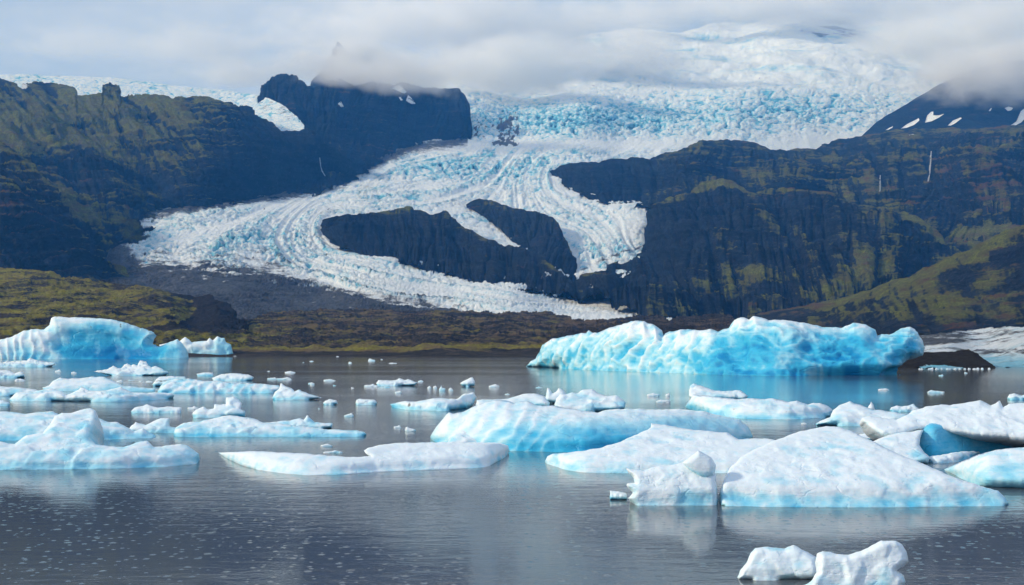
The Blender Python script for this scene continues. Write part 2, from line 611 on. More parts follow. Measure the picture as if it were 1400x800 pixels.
_flow = TPS([(300, 395, 0), (450, 400, 0), (620, 428, 0), (760, 440, 0), (885, 434, 0), (170, 350, 0), (180, 300, 0), (250, 288, 0), (400, 260, 0), (500, 235, 0), (640, 190, 0),
             (450, 335, 1), (520, 355, 1), (620, 376, 1), (720, 390, 1), (800, 402, 1), (440, 300, 1), (520, 290, 1), (600, 289, 1), (640, 278, 1), (700, 283, 1.15), (780, 350, 1.15), (785, 380, 1.2),
             (757, 232, 2), (800, 272, 2), (885, 290, 2), (880, 345, 2), (640, 150, 0), (640, 80, 0), (760, 180, 0.8), (900, 205, 2), (1050, 205, 2.6), (1180, 180, 3.2), (1300, 60, 3.4), (900, 60, 1.4), (1000, 120, 2.1)])


def glacier_disp(P, u, v):
    x, y, z = P[..., 0], P[..., 1], P[..., 2]
    wx = x + 14 * fbm(x / 60, y / 60, z / 60, 2)
    wy = y + 30 * fbm(x / 80 + 9, y / 80, z / 80, 2)
    big_n = fbm(x / 90, y / 110, z / 60, 3)
    f_ = np.clip(y / 2600.0, 0.62, 2.2) ** 1.3
    wx = wx / f_; wy = wy / f_; zf = z / f_
    s1 = np.clip(ridged(wx / 34, wy / 17, zf / 26, 3, 0.5), 0, 1) ** 4          # transverse crevasses
    s2 = np.clip(ridged(wx / 13 + 5, wy / 12, zf / 9, 3, 0.55), 0, 1) ** 3       # broken blocks between them
    tip = fbm(wx / 12, wy / 14, zf / 8, 4, 0.6) * f_ ** 0.5
    lo = fbm(x / 120, y / 160, z / 120, 3)
    ft = _flow(u, v)
    fw = sstep(178, 215, v)
    band = fbm(ft * 9, x / 400, y / 900, 4, 0.6)            # foliation drawn out along the flow
    thin = fbm(ft * 30, x / 260, y / 700 + 4, 3, 0.6)
    # smooth snow-filled bands
    sm = (0.9 * blob(u, v, 560, 203, 90, 7) + 0.95 * blob(u, v, 850, 197, 170, 7) + 0.7 * blob(u, v, 400, 280, 90, 10)
          + 0.6 * blob(u, v, 560, 252, 60, 6) + 0.95 * blob(u, v, 1130, 195, 90, 14) + 0.6 * blob(u, v, 780, 425, 100, 12)
          + 0.5 * blob(u, v, 600, 395, 90, 16) + 0.5 * blob(u, v, 830, 320, 50, 16))
    far = sstep(150, 95, v)
    amp = np.clip(1 - sm, 0.1, 1) * (1 - 0.72 * far) * np.clip(0.85 - 0.25 * fw + 1.0 * band * fw, 0.2, 1.3)
    amp = amp * (1 - 0.85 * blob(u, v, 815, 398, 75, 26))
    ice_falls = (1.0 * blob(u, v, 800, 163, 190, 20) + 0.9 * blob(u, v, 640, 232, 130, 22) + 0.5 * blob(u, v, 1090, 145, 110, 22)
                 + 0.85 * blob(u, v, 290, 330, 130, 30) + 0.5 * blob(u, v, 830, 345, 50, 18) + 0.5 * blob(u, v, 520, 275, 60, 9)
                 + 0.5 * blob(u, v, 650, 305, 40, 14))
    d = amp * np.clip(0.75 + 0.9 * big_n, 0.2, 1.6) * ((4 - 16 * s1) * (0.6 + 0.9 * ice_falls) + (2.2 - 9 * s2) * (0.55 + ice_falls) + 6.0 * tip * (0.55 + 0.8 * ice_falls)) + 5 * lo + fw * (2.3 * thin + 6 * band) + far * 60 * fbm(x / 330, y / 420, z / 160, 5)
    return d, dict(s1=s1, s2=s2, amp=amp, fall=ice_falls, lo=lo, far=far, band=band * fw, thin=thin * fw)


def glacier_attr(P, u, v, e):
    x, y, z = P[..., 0], P[..., 1], P[..., 2]
    crev = sstep(0.2, 0.7, e['s1']) * 1.0 + sstep(0.2, 0.75, e['s2']) * 0.55
    blue = crev * e['amp'] * (0.62 + 1.0 * np.clip(e['fall'], 0, 1)) + 0.34 * e['fall'] * e['amp']
    blue += e['far'] * 0.42 * sstep(0.0, 0.45, fbm(x / 260, y / 500, z / 90, 5, 0.62)) + 0.07
    blue += 0.42 * e['band'] + 0.26 * e['thin']
    line = debris_line(u)
    nn = fbm(x / 22, y / 30, z / 9, 4, 0.6)
    dirt = sstep(-16, 10, v - line + 16 * nn) * (0.9 + 0.55 * np.minimum(nn + 0.1, 0))
    dirt += 0.9 * sstep(196, 158, u + 10 * nn)
    dirt += 1.05 * sstep(318, 380, v + 12 * nn) * sstep(470, 340, u) * (0.6 + nn)
    edge = curve([(160, 300), (230, 290), (300, 279), (400, 263), (470, 248), (520, 222), (560, 205), (640, 190), (641, -200), (1500, -200)])(u)
    dirt += 0.8 * np.exp(-((v - edge + 6 * nn) / 9.0) ** 2) * (u < 650)
    rag = fbm(u / 7, v / 6, 0.3 + 0 * u, 4, 0.65)
    oc = np.maximum(blob(u, v, 694, 178, 17, 26, 3) * 0.72, blob(u, v, 692, 196, 24, 5, 2) * 0.8) + 0.45 * blob(u, v, 652, 172, 22, 18)
    dirt += 1.0 * sstep(0.4, 0.8, oc + 1.3 * rag)
    dirt += 0.5 * blob(u, v, 650, 172, 22, 20) * sstep(0.0, 0.3, nn)
    b2 = v - np.interp(u, [770, 880], [388, 346])
    dirt += ((u > 765) & (u < 892)) * (0.75 * np.exp(-((b2 + 10) / 2.2) ** 2) + 0.45 * np.exp(-((b2 + 2) / 3.0) ** 2)) * sstep(-0.4, 0.2, nn)
    dirt += 0.42 * sstep(0.12, 0.5, e['thin'] * 0.5 + e['band'] * 0.8) * sstep(150, 260, v)
    dirt += 0.75 * (blob(u, v, 1140, 38, 45, 14) * sstep(0.0, 0.35, fbm(x / 160, y / 300, z / 60, 4) + 0.12) * 1.4)
    dirt += 0.3 * blob(u, v, 620, 275, 40, 8) + 0.35 * blob(u, v, 445, 292, 20, 12) + 0.22 * blob(u, v, 600, 415, 120, 12) * (nn + 0.6)
    return dict(blue=blue, dirt=dirt, rough=e['amp'] * (0.6 + 0.6 * np.clip(e['fall'], 0, 1)))


GL_TOP = [(140, 380), (152, 340), (165, 310), (200, 285), (300, 258), (420, 232), (490, 190), (530, 130), (570, 100), (640, 84), (700, 64), (850, 42),
          (950, 36), (1050, 26), (1100, 18), (1130, 13), (1165, 17), (1200, 24), (1300, 32), (1480, 44)]
GL_BOT = [(140, 400), (160, 420), (200, 432), (300, 446), (420, 446), (620, 446), (760, 450), (800, 448), (850, 446), (890, 440),
          (1480, 290)]
sheet('glacier', 140, 1480, 1000, 360, GL_TOP, GL_BOT, D_ice, M_glacier, glacier_disp, glacier_attr, (500, 0.15, 6))

# ---- ice cap on the left plateau ----------------------------------
cap_depth = depth_fn([(-150, 102, 3300), (0, 102, 3250), (0, 135, 3050), (200, 112, 3250), (200, 140, 3000), (340, 128, 3150),
                      (340, 155, 2900), (412, 172, 2720), (400, 185, 2680), (380, 150, 2850)])


def cap_attr(P, u, v, e):
    crev = sstep(0.25, 0.75, e['s1']) * 0.7 + sstep(0.3, 0.8, e['s2']) * 0.3
    nn = fbm(P[..., 0] / 30, P[..., 1] / 40, P[..., 2] / 10, 4)
    return dict(blue=crev * 0.8 + 0.05, dirt=0.3 * sstep(0.0, 0.4, nn) + 0.25 * blob(u, v, 380, 150, 30, 14), rough=zeros(P) + 0.9)


def cap_disp(P, u, v):
    d, e = glacier_disp(P, np.full_like(u, 560), np.full_like(v, 300))
    return d * 0.7, e


sheet('glacier', -160, 416, 420, 60,
      [(-160, 100), (0, 102), (50, 102), (100, 104), (150, 106), (200, 111), (250, 118), (300, 122), (340, 128), (370, 135), (390, 146),
       (405, 158), (416, 172)],
      [(-160, 150), (100, 150), (250, 152), (330, 165), (360, 178), (385, 186), (400, 186), (416, 176)],
      cap_depth, M_glacier, cap_disp, cap_attr, (600, 0.05, 5))

# ---- left mountain -------------------------------------------------
m1_depth = depth_fn([(-160, 115, 2900), (0, 112, 2900), (100, 122, 2850), (200, 134, 2800), (300, 140, 2750), (400, 180, 2600), (430, 190, 2560),
                     (-160, 200, 2350), (0, 200, 2300), (100, 200, 2380), (200, 200, 2400), (300, 215, 2330), (130, 290, 1980),
                     (-160, 400, 1620), (0, 400, 1640), (100, 400, 1650), (165, 330), (200, 297), (280, 283), (330, 272), (400, 260), (440, 252), (500, 236),
                     (60, 330, 1820), (520, 225, 2760)])


def m1_attr(P, u, v, e):
    x, y, z = P[..., 0], P[..., 1], P[..., 2]
    nn = fbm(x / 60, y / 80, z / 22, 4, 0.6)
    grass = 0.8 * blob(u, v, 80, 172, 210, 46, 3) + 0.02 + 0.3 * blob(u, v, 215, 225, 90, 26) + 0.35 * blob(u, v, 60, 280, 90, 40) + 0.34 * nn
    grass += 0.25 * blob(u, v, 110, 140, 80, 12) - 0.5 * blob(u, v, 130, 232, 45, 30) - 0.3 * blob(u, v, 380, 220, 90, 40)
    red = 0.15 * blob(u, v, 90, 250, 120, 60) + 0.3 * nn - 0.05
    snow = 0.75 * blob(u, v, 33, 119, 8, 3) + 0.6 * blob(u, v, 120, 285, 8, 12) * sstep(0.1, 0.4, nn)
    return dict(grass=grass, red=red, snow=snow)


M1_TOP = [(-160, 110), (0, 108), (12, 111), (25, 120), (45, 113), (70, 114), (95, 117), (103, 120), (106, 130), (120, 129), (139, 129), (142, 116),
          (150, 114), (163, 118), (165, 129), (176, 133), (200, 132), (216, 133), (235, 138), (250, 133), (275, 135), (290, 138), (320, 144), (338, 148),
          (350, 158), (372, 170), (390, 181), (412, 180), (424, 182), (440, 192), (470, 214), (505, 228), (530, 236)]
left_mountain = sheet('mountain', -160, 530, 520, 230, M1_TOP,
      [(-160, 420), (0, 420), (165, 420), (200, 330), (300, 300), (440, 270), (530, 240)],
      m1_depth, M_rock, rock_disp(13, 75, 0.75, 1.7, 1.8, 34.0, 0.7), m1_attr, (500, 0.12, 8), 1.2)

# near spur of the left mountain
m0_depth = depth_fn([(-160, 170, 2000), (0, 196, 1900), (50, 230, 1820), (100, 300, 1690), (165, 375, 1580), (-160, 420, 1440), (0, 420, 1440), (120, 420, 1470), (0, 300, 1620)])


def m0_attr(P, u, v, e):
    x, y, z = P[..., 0], P[..., 1], P[..., 2]
    nn = fbm(x / 40, y / 60, z / 20, 4, 0.6)
    sl = v - np.interp(u, [-160, 0, 50, 110, 170], [170, 196, 228, 300, 372])
    grass = 0.35 * sstep(60, 5, sl) + 0.4 * nn + 0.35 * blob(u, v, 0, 265, 50, 35) - 0.25 * blob(u, v, 60, 340, 60, 40)
    red = 0.35 * nn + 0.32 * blob(u, v, 0, 290, 60, 40)
    return dict(grass=grass, red=red, snow=zeros(P))


sheet('mountain', -160, 176, 260, 150, [(-160, 172), (-40, 182), (0, 196), (22, 205), (38, 217), (55, 234), (78, 262), (98, 295), (125, 330), (150, 358), (176, 376)],
      [(-160, 425), (176, 425)], m0_depth, M_rock, rock_disp(8, 50, 0.6, 1.5, 1.6, 30.0, 0.9), m0_attr, (200, 0.25, 6), 1.5)

# dark block right of the hanging ice
m2_depth = depth_fn([(356, 130, 3050), (400, 104, 3150), (480, 116, 3150), (560, 116, 3300), (620, 122, 3350), (642, 150, 3260), (643, 188), (600, 190), (575, 196), (540, 207),
                     (505, 228), (470, 246), (400, 262), (500, 170, 2980), (400, 180, 2820), (600, 150, 3240)])


def dark_attr(gr=0.0, rd=0.1):
    def f(P, u, v, e):
        nn = fbm(P[..., 0] / 50, P[..., 1] / 60, P[..., 2] / 20, 4, 0.6)
        return dict(grass=gr + 0.35 * nn, red=rd + 0.3 * nn, snow=zeros(P))
    return f


m2 = sheet('mountain', 352, 645, 300, 150,
      [(352, 136), (362, 116), (372, 106), (384, 103), (396, 102), (406, 107), (420, 115), (434, 118), (450, 111), (466, 110), (482, 118), (505, 112), (530, 113),
       (560, 115), (590, 120), (612, 122), (626, 123), (634, 130), (640, 142), (643, 158), (645, 180)],
      [(352, 300), (440, 268), (480, 250), (520, 225), (560, 206), (610, 196), (645, 192)],
      m2_depth, M_rock, rock_disp(9, 60, 1.2, 1.0), dark_attr(-0.25, 0.0), (400, 0.2, 8), 1.2)

# spires in the mist
pk_depth = depth_fn([(430, 100, 3900), (462, 58, 4000), (520, 98, 3950), (470, 120, 3700), (500, 110, 3800)])
sheet('mountain', 425, 522, 110, 50, [(425, 112), (440, 96), (450, 80), (456, 67), (462, 57), (468, 62), (476, 72), (484, 80), (488, 78), (493, 71), (499, 77), (508, 88), (522, 104)],
      [(425, 130), (522, 130)], pk_depth, M_rock, rock_disp(5, 40), dark_attr(-0.3, 0.0), (150, 1.2, 6), 1.0)

# ---- rock islands in the glacier -----------------------------------
N2_TOP = [(638, 280), (645, 275), (655, 272), (668, 274), (682, 278), (700, 285), (722, 288), (742, 291), (758, 299), (768, 312), (775, 328), (781, 345), (786, 360), (788, 372)]
N2_BOT = [(638, 284), (660, 298), (690, 322), (712, 345), (730, 400), (788, 400)]
n2_depth = depth_fn([(640, 281), (670, 302), (700, 326), (788, 392, 1720), (720, 400, 1700), (655, 272, 2330), (700, 285, 2240), (745, 292, 2180), (770, 320, 2060), (787, 370, 1840), (740, 350, 1900)])


def nun_attr(tops):
    c = curve(tops)

    def f(P, u, v, e):
        nn = fbm(P[..., 0] / 40, P[..., 1] / 60, P[..., 2] / 15, 4, 0.6)
        t = v - c(u)
        return dict(grass=0.38 * nn - 0.35 + 0.3 * sstep(12, 3, t), red=0.3 * nn - 0.1, snow=0.55 * sstep(0.25, 0.45, fbm(P[..., 0] / 14, P[..., 1] / 50, P[..., 2] / 40, 3) - 0.004 * np.abs(u - 745) + 0.05) * (u > 690) * (v > 335))
    return f


sheet('rock_island', 638, 788, 190, 130, N2_TOP, N2_BOT, n2_depth, M_rock, rock_disp(7, 40, 1, 0.9), nun_attr(N2_TOP), (260, 0.7, 8), 1.0)
N1_TOP = [(438, 308), (442, 300), (450, 296), (466, 293), (482, 292), (500, 293), (520, 291), (540, 289), (558, 287), (575, 290), (592, 292), (608, 290), (618, 296), (630, 305), (645, 317),
          (662, 326), (690, 335), (706, 336), (722, 340), (738, 348), (752, 358), (775, 380), (800, 398)]
N1_BOT = [(438, 316), (450, 334), (480, 348), (520, 360), (560, 370), (620, 382), (680, 390), (720, 396), (800, 405)]
n1_depth = depth_fn([(438, 310), (450, 330), (480, 342), (520, 353), (560, 363), (620, 375), (680, 383, float(D_ice(680, 383)) - 25), (720, 389, float(D_ice(720, 389)) - 45), (790, 397, float(D_ice(790, 397)) - 90), (450, 297, 1960), (520, 291, 2000), (560, 287, 2030), (608, 290, 2030),
                     (660, 325, 1880), (706, 337, 1800), (750, 358, 1720), (560, 330, 1840)])
sheet('rock_island', 438, 800, 360, 140, N1_TOP, N1_BOT, n1_depth, M_rock, rock_disp(7, 40, 1, 1.0), nun_attr(N1_TOP), (220, 0.7, 8), 1.2)

# ---- right side: far snowy mountain, plateau, buttress, spur --------
R4_TOP = [(1172, 192), (1180, 184), (1200, 166), (1240, 142), (1280, 118), (1310, 102), (1330, 95), (1370, 86), (1420, 80), (1480, 70), (1540, 70)]
r4_depth = depth_fn([(1172, 192, 3600), (1240, 142, 3800), (1330, 95, 4000), (1450, 75, 4100), (1200, 215, 3380), (1400, 215, 3300), (1540, 215, 3300), (1540, 80, 4150)])


def r4_disp(P, u, v):
    x, y, z = P[..., 0], P[..., 1], P[..., 2]
    g = ridged((x + z * 0.45) / 60, y / 500, z / 600, 3, 0.5)
    d = 7 * (g - 0.5) + 1.2 * fbm(x / 12, y / 12, z / 12, 3)
    return d, dict(g=g)


r4 = sheet('mountain', 1172, 1540, 280, 110, R4_TOP, [(1172, 215), (1540, 215)], r4_depth, M_rock, r4_disp, dark_attr(-0.4, 0.0), (500, 0.5, 8), 1.0)

R2_TOP = [(754, 236), (762, 229), (780, 225), (810, 224), (832, 222), (860, 220), (880, 215), (900, 210), (922, 207), (938, 201), (960, 193), (985, 191), (1005, 192),
          (1030, 196), (1050, 205), (1075, 203), (1100, 201), (1115, 203), (1130, 196), (1150, 189), (1172, 186), (1200, 184), (1240, 178), (1300, 174), (1350, 176), (1400, 174), (1560, 168)]
R2_BOT = [(754, 240), (775, 258), (800, 273), (840, 284), (890, 292), (900, 330), (1000, 330), (1250, 370), (1560, 380)]
r2_depth = depth_fn([(757, 236), (775, 256), (800, 271), (840, 281), (888, 288), (900, 330, 2050), (1000, 330, 2050), (1250, 370, 1800), (1560, 380, 1700),
                     (800, 224, 2740), (860, 220, 2760), (900, 210, 2800), (905, 245, 2520), (940, 230, 2540), (985, 191, 3050), (1055, 205, 3000), (1150, 189, 3300), (1300, 174, 3250),
                     (1560, 168, 3250), (1000, 250, 2500), (1200, 250, 2420), (1272, 230, 2560), (1320, 235, 2350), (1400, 250, 2250), (1300, 300, 2050), (1560, 260, 2150)])


def r2_attr(P, u, v, e):
    x, y, z = P[..., 0], P[..., 1], P[..., 2]
    nn = fbm(x / 60, y / 80, z / 20, 4, 0.6)
    c = curve(R2_TOP)(u)
    grass = 0.36 * nn + 0.04 * sstep(880, 960, u) + 0.16 * blob(u, v, 1120, 245, 120, 25) - 0.5 * sstep(900, 860, u) + 0.15 * blob(u, v, 1350, 320, 120, 30)
    red = 0.34 * nn + 0.05 * sstep(900, 980, u) * (0.5 + sstep(25, 4, v - c)) + 0.2 * blob(u, v, 1330, 250, 90, 40) - 0.5 * sstep(910, 870, u)
    snow = 0.7 * blob(u, v, 1247, 187, 6, 2.2) + 0.6 * blob(u, v, 1108, 201, 8, 2)
    return dict(grass=grass, red=red, snow=snow)


r2 = sheet('mountain', 754, 1560, 620, 190, R2_TOP, R2_BOT, r2_depth, M_rock, rock_disp(12, 85, 0.7, 1.6, 1.4, 40.0, 0.3), r2_attr, (400, 0.3, 8), 1.2)

RA_TOP = [(912, 290), (918, 262), (928, 238), (940, 228), (960, 221), (985, 223), (1010, 229), (1040, 230), (1062, 226), (1090, 222), (1115, 224), (1150, 231), (1180, 236), (1210, 243), (1240, 255), (1262, 272)]
ra_depth = depth_fn([(912, 292, 2340), (940, 228, 2500), (1000, 226, 2560), (1090, 222, 2600), (1180, 236, 2540), (1262, 272, 2330), (912, 330, 2180), (1090, 330, 2150), (1262, 330, 2120), (1080, 262, 2360)])
sheet('mountain', 912, 1262, 300, 110, RA_TOP, [(912, 330), (1262, 330)], ra_depth, M_rock, rock_disp(9, 60, 0.6, 1.7, 1.4, 36.0, 0.3), r2_attr, (180, 0.25, 6), 1.2)
RD_TOP = [(1322, 262), (1338, 244), (1352, 222), (1364, 205), (1376, 198), (1390, 194), (1410, 192), (1450, 190), (1560, 186)]
rd_depth = depth_fn([(1322, 262, 2420), (1364, 205, 2560), (1410, 192, 2650), (1560, 186, 2650), (1322, 340, 2150), (1560, 340, 2100), (1420, 250, 2380)])
sheet('mountain', 1322, 1560, 190, 110, RD_TOP, [(1322, 340), (1560, 340)], rd_depth, M_rock, rock_disp(9, 60, 0.6, 1.7, 1.4, 36.0, 0.3), r2_attr, (180, 0.25, 6), 1.2)
RC_TOP = [(1180, 310), (1195, 292), (1212, 280), (1240, 270), (1262, 262), (1280, 256), (1300, 253), (1325, 247), (1340, 245), (1360, 249), (1380, 256), (1410, 262), (1450, 262), (1560, 258)]
rc_depth = depth_fn([(1180, 310, 2090), (1212, 280, 2180), (1280, 256, 2260), (1340, 245, 2290), (1400, 262, 2200), (1560, 258, 2200), (1180, 380, 1750), (1400, 380, 1600), (1560, 380, 1560), (1320, 320, 1960)])
sheet('mountain', 1180, 1560, 320, 140, RC_TOP, [(1180, 385), (1560, 385)], rc_depth, M_rock, rock_disp(9, 60, 0.6, 1.3, 1.4, 36.0, -0.4), r2_attr, (180, 0.3, 6), 1.2)

R1_TOP = [(766, 394), (780, 385), (800, 378), (825, 369), (850, 360), (872, 352), (880, 345), (884, 318), (886, 292), (890, 282), (905, 275), (935, 263), (958, 253), (972, 247), (984, 244),
          (996, 247), (1012, 255), (1026, 262), (1045, 259), (1062, 257), (1085, 260), (1110, 264), (1135, 268), (1160, 276), (1185, 282), (1210, 284), (1235, 292), (1262, 304),
          (1285, 322), (1300, 338), (1330, 352), (1360, 366)]
R1_BOT = [(766, 398), (800, 404), (850, 422), (890, 440), (950, 455), (1360, 455)]
r1_depth = depth_fn([(770, 393, float(D_ice(770, 393)) - 120), (800, 400, float(D_ice(800, 400)) - 110), (850, 417, float(D_ice(850, 417)) - 50), (890, 432, float(D_ice(890, 432)) - 12), (830, 385, float(D_ice(830, 385)) - 130), (950, 452, 1330), (1100, 452, 1300), (1360, 452, 1300), (850, 361, 1960), (884, 320, 2080), (886, 290, 2140), (935, 263, 2180),
                     (984, 244, 2280), (1030, 262, 2160), (1062, 257, 2200), (1135, 268, 2140), (1210, 284, 2060), (1262, 304, 1950), (1300, 338, 1820), (1360, 366, 1700), (920, 350, 1760), (1050, 350, 1700),
                     (1150, 380, 1520), (1200, 340, 1690), (1270, 350, 1740), (1230, 390, 1530)])
r1_top = curve(R1_TOP)


def r1_attr(P, u, v, e):
    x, y, z = P[..., 0], P[..., 1], P[..., 2]
    nn = fbm(x / 45, y / 70, z / 20, 4, 0.6)
    t = v - r1_top(u)
    grass = 0.42 * nn - 0.10 * sstep(1000, 920, u) - 0.28 * sstep(6, 14, t) * sstep(120, 60, t) * sstep(1230, 1150, u) + 0.9 * blob(u, v, 984, 252, 28, 9) + 0.26 * sstep(14, 2, t) * sstep(885, 920, u)
    fan = np.abs((v - 400) - (u - 1150) * -0.75)
    grass += 0.55 * np.exp(-(fan / 26) ** 2) * sstep(300, 345, v) * sstep(435, 400, v) * sstep(1260, 1225, u) + 0.30 * blob(u, v, 1000, 385, 45, 16) + 0.25 * blob(u, v, 1060, 320, 100, 40)
    grass += 0.2 * blob(u, v, 1190, 300, 80, 20) - 0.6 * blob(u, v, 1245, 352, 28, 20)  # last blob strips turf to paint the shadowed slope dark
    red = 0.3 * nn + 0.45 * blob(u, v, 1080, 266, 90, 9) - 0.12
    snow = 0.5 * blob(u, v, 888, 352, 6, 14) * sstep(0.0, 0.4, nn) + 0.5 * blob(u, v, 935, 305, 14, 14) * sstep(0.0, 0.4, nn) + 0.45 * blob(u, v, 810, 390, 20, 8) * sstep(0, .3, nn)
    return dict(grass=grass, red=red, snow=snow)


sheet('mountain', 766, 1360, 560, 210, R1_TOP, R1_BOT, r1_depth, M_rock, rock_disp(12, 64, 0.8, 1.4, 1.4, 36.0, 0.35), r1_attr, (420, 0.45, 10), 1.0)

S_TOP = [(900, 446), (1000, 440), (1060, 427), (1110, 416), (1150, 408), (1190, 396), (1230, 382), (1262, 368), (1290, 356), (1318, 343), (1345, 330), (1368, 322), (1400, 309), (1450, 292), (1560, 260)]
s_depth = depth_fn([(900, 446, 1300), (1060, 427, 1330), (1150, 408, 1300), (1290, 356, 1250), (1400, 309, 1250), (1560, 260, 1260), (900, 490, 700), (1200, 490, 700), (1400, 490, 680), (1560, 490, 640),
                    (1200, 440, 960), (1400, 400, 960)])


def s_attr(P, u, v, e):
    x, y, z = P[..., 0], P[..., 1], P[..., 2]
    nn = fbm(x / 25, y / 40, z / 12, 4, 0.6)
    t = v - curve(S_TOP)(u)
    grass = 0.42 * nn + 0.5 * sstep(30, 4, t) * sstep(1040, 1200, u) + 0.28 * blob(u, v, 1250, 410, 110, 28) - 0.35 * blob(u, v, 1420, 390, 70, 50) - 0.3 * sstep(430, 455, v)  # crest turf also paints its lit line, thinner turf the shaded slope below
    return dict(grass=grass, red=0.2 * nn + 0.15 * blob(u, v, 1120, 425, 80, 10), snow=zeros(P) - 1)


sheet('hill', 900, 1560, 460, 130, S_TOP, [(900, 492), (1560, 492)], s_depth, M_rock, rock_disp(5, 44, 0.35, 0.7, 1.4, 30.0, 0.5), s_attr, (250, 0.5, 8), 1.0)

# ---- moraines by the shore -----------------------------------------
B_TOP = [(180, 462), (230, 452), (280, 444), (330, 438), (370, 431), (400, 428), (450, 426), (520, 425), (600, 427), (690, 430), (720, 427), (745, 427), (765, 434), (800, 440), (840, 437), (870, 431), (900, 432),
         (915, 437), (950, 433), (980, 432), (1010, 437), (1060, 443), (1150, 450), (1290, 470), (1300, 478)]
b_depth = depth_fn([(180, 460, 820), (280, 444, 1000), (400, 428, 1180), (600, 427, 1200), (700, 430, 1230), (900, 432, 1200), (1060, 443, 1050), (1290, 472, 500), (180, 488, 560), (400, 488, 570), (700, 488.5, 545),
                    (900, 492, 430), (1300, 503, 255), (400, 476, 670), (700, 476, 650), (500, 452, 900), (700, 452, 880), (1100, 480, 500)])


def m_disp(P, u, v):
    x, y, z = P[..., 0], P[..., 1], P[..., 2]
    a = sstep(488, 470, v)
    r = ridged(x / 40, y / 34, z / 20, 4, 0.55)
    d = a * (8.0 * (r - 0.55) + 4 * fbm(x / 90, y / 80, z / 40, 3) + 1.3 * fbm(x / 6, y / 6, z / 5, 3))
    return d, dict(r=r)


def b_attr(P, u, v, e):
    x, y, z = P[..., 0], P[..., 1], P[..., 2]
    nn = fbm(x / 30, y / 40, z / 8, 4, 0.6)
    grass = 0.46 * nn + 0.2 + 0.62 * np.exp(-((v - 477 + 1.5 * nn) / 2.6) ** 2) * (u < 780) - 0.9 * sstep(480.5, 483, v) + 0.22 * blob(u, v, 330, 455, 70, 18) - 0.5 * sstep(740, 860, u)
    red = 0.34 + 0.4 * nn - 0.7 * sstep(481, 483, v) - 0.12 * sstep(740, 860, u) + 0.25 * blob(u, v, 800, 444, 60, 5)
    return dict(grass=grass, red=red, snow=zeros(P) - 1)


sheet('moraine', 180, 1300, 800, 110, B_TOP, [(180, 490), (700, 490), (900, 494), (1300, 505)], b_depth, M_moraine, m_disp, b_attr, (200, 0.18, 6), 1.6)

A_TOP = [(-180, 360), (0, 366), (30, 367), (60, 373), (100, 380), (140, 386), (180, 393), (220, 398), (245, 403), (268, 405), (290, 406), (302, 412), (312, 422), (322, 434), (332, 440), (340, 446)]
a_depth = depth_fn([(-180, 360, 1180), (0, 366, 1160), (100, 380, 1120), (200, 396, 1060), (290, 407, 1020), (325, 436, 930), (340, 446, 900), (-180, 489, 560), (0, 489, 560), (200, 489, 570), (340, 489, 580),
                    (0, 430, 830), (130, 430, 830), (240, 440, 790), (200, 456, 700), (262, 428, 960), (300, 445, 830)])


def a_attr(P, u, v, e):
    x, y, z = P[..., 0], P[..., 1], P[..., 2]
    nn = fbm(x / 30, y / 36, z / 9, 4, 0.6)
    bluff = sstep(0, 6, (u - np.interp(v, [404, 412, 425, 440, 456, 470], [232, 262, 268, 250, 196, 180])) * 0.8) * sstep(458, 448, v)  # bluff face whose shade is painted into the ground colour
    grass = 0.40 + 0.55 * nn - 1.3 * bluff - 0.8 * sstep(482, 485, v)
    return dict(grass=grass, red=0.12 + 0.35 * nn - bluff, snow=zeros(P) - 1, scree_shade=bluff)


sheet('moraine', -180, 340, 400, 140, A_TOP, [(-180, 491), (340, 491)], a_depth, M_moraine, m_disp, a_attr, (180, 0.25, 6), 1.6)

# ---- dirty glacier front and dark mound at the right shore ----------
rg_depth = depth_fn([(1240, 462, 520), (1330, 451, 640), (1560, 440, 700), (1240, 503, 262), (1400, 503, 262), (1560, 503, 262), (1400, 480, 300), (1300, 470, 400)])


def rg_disp(P, u, v):
    x, y, z = P[..., 0], P[..., 1], P[..., 2]
    r = ridged(x / 16 + z / 9, y / 20, z / 6, 4, 0.6)
    d = 1.3 * (r - 0.5) + 1.2 * fbm(x / 30, y / 30, z / 12, 3)
    return d, dict(r=r)


def rg_attr(P, u, v, e):
    x, y, z = P[..., 0], P[..., 1], P[..., 2]
    nn = fbm(x / 26, y / 34, z / 2.2, 4, 0.6)
    st = fbm(u / 60, (v + 0.12 * u) / 3.0, 0.7 + 0 * u, 4, 0.6)
    return dict(blue=0.2 + 0.35 * sstep(478, 495, v), dirt=0.40 + 0.8 * nn + 1.0 * st + 0.35 * sstep(476, 466, v) * sstep(1345, 1290, u) - 0.25 * sstep(482, 492, v), rough=zeros(P) + 0.4)


sheet('glacier', 1240, 1560, 300, 90, [(1240, 464), (1262, 459), (1290, 456), (1330, 451), (1370, 448), (1400, 447), (1560, 440)], [(1240, 505), (1560, 505)], rg_depth, M_glacier, rg_disp, rg_attr, (150, 0.1, 4), 0.8)
mo_depth = depth_fn([(1205, 503, 250), (1360, 503.5, 248), (1290, 481, 268), (1325, 477, 272), (1240, 487, 264), (1360, 500, 252)])


def mo_disp(P, u, v):
    x, y, z = P[..., 0], P[..., 1], P[..., 2]
    d = 0.5 * (ridged(x / 7 + z / 6, y / 9, z / 9, 4, 0.55) - 0.5) + 0.25 * fbm(x / 1.5, y / 1.5, z / 1.5, 3)
    return d, {}


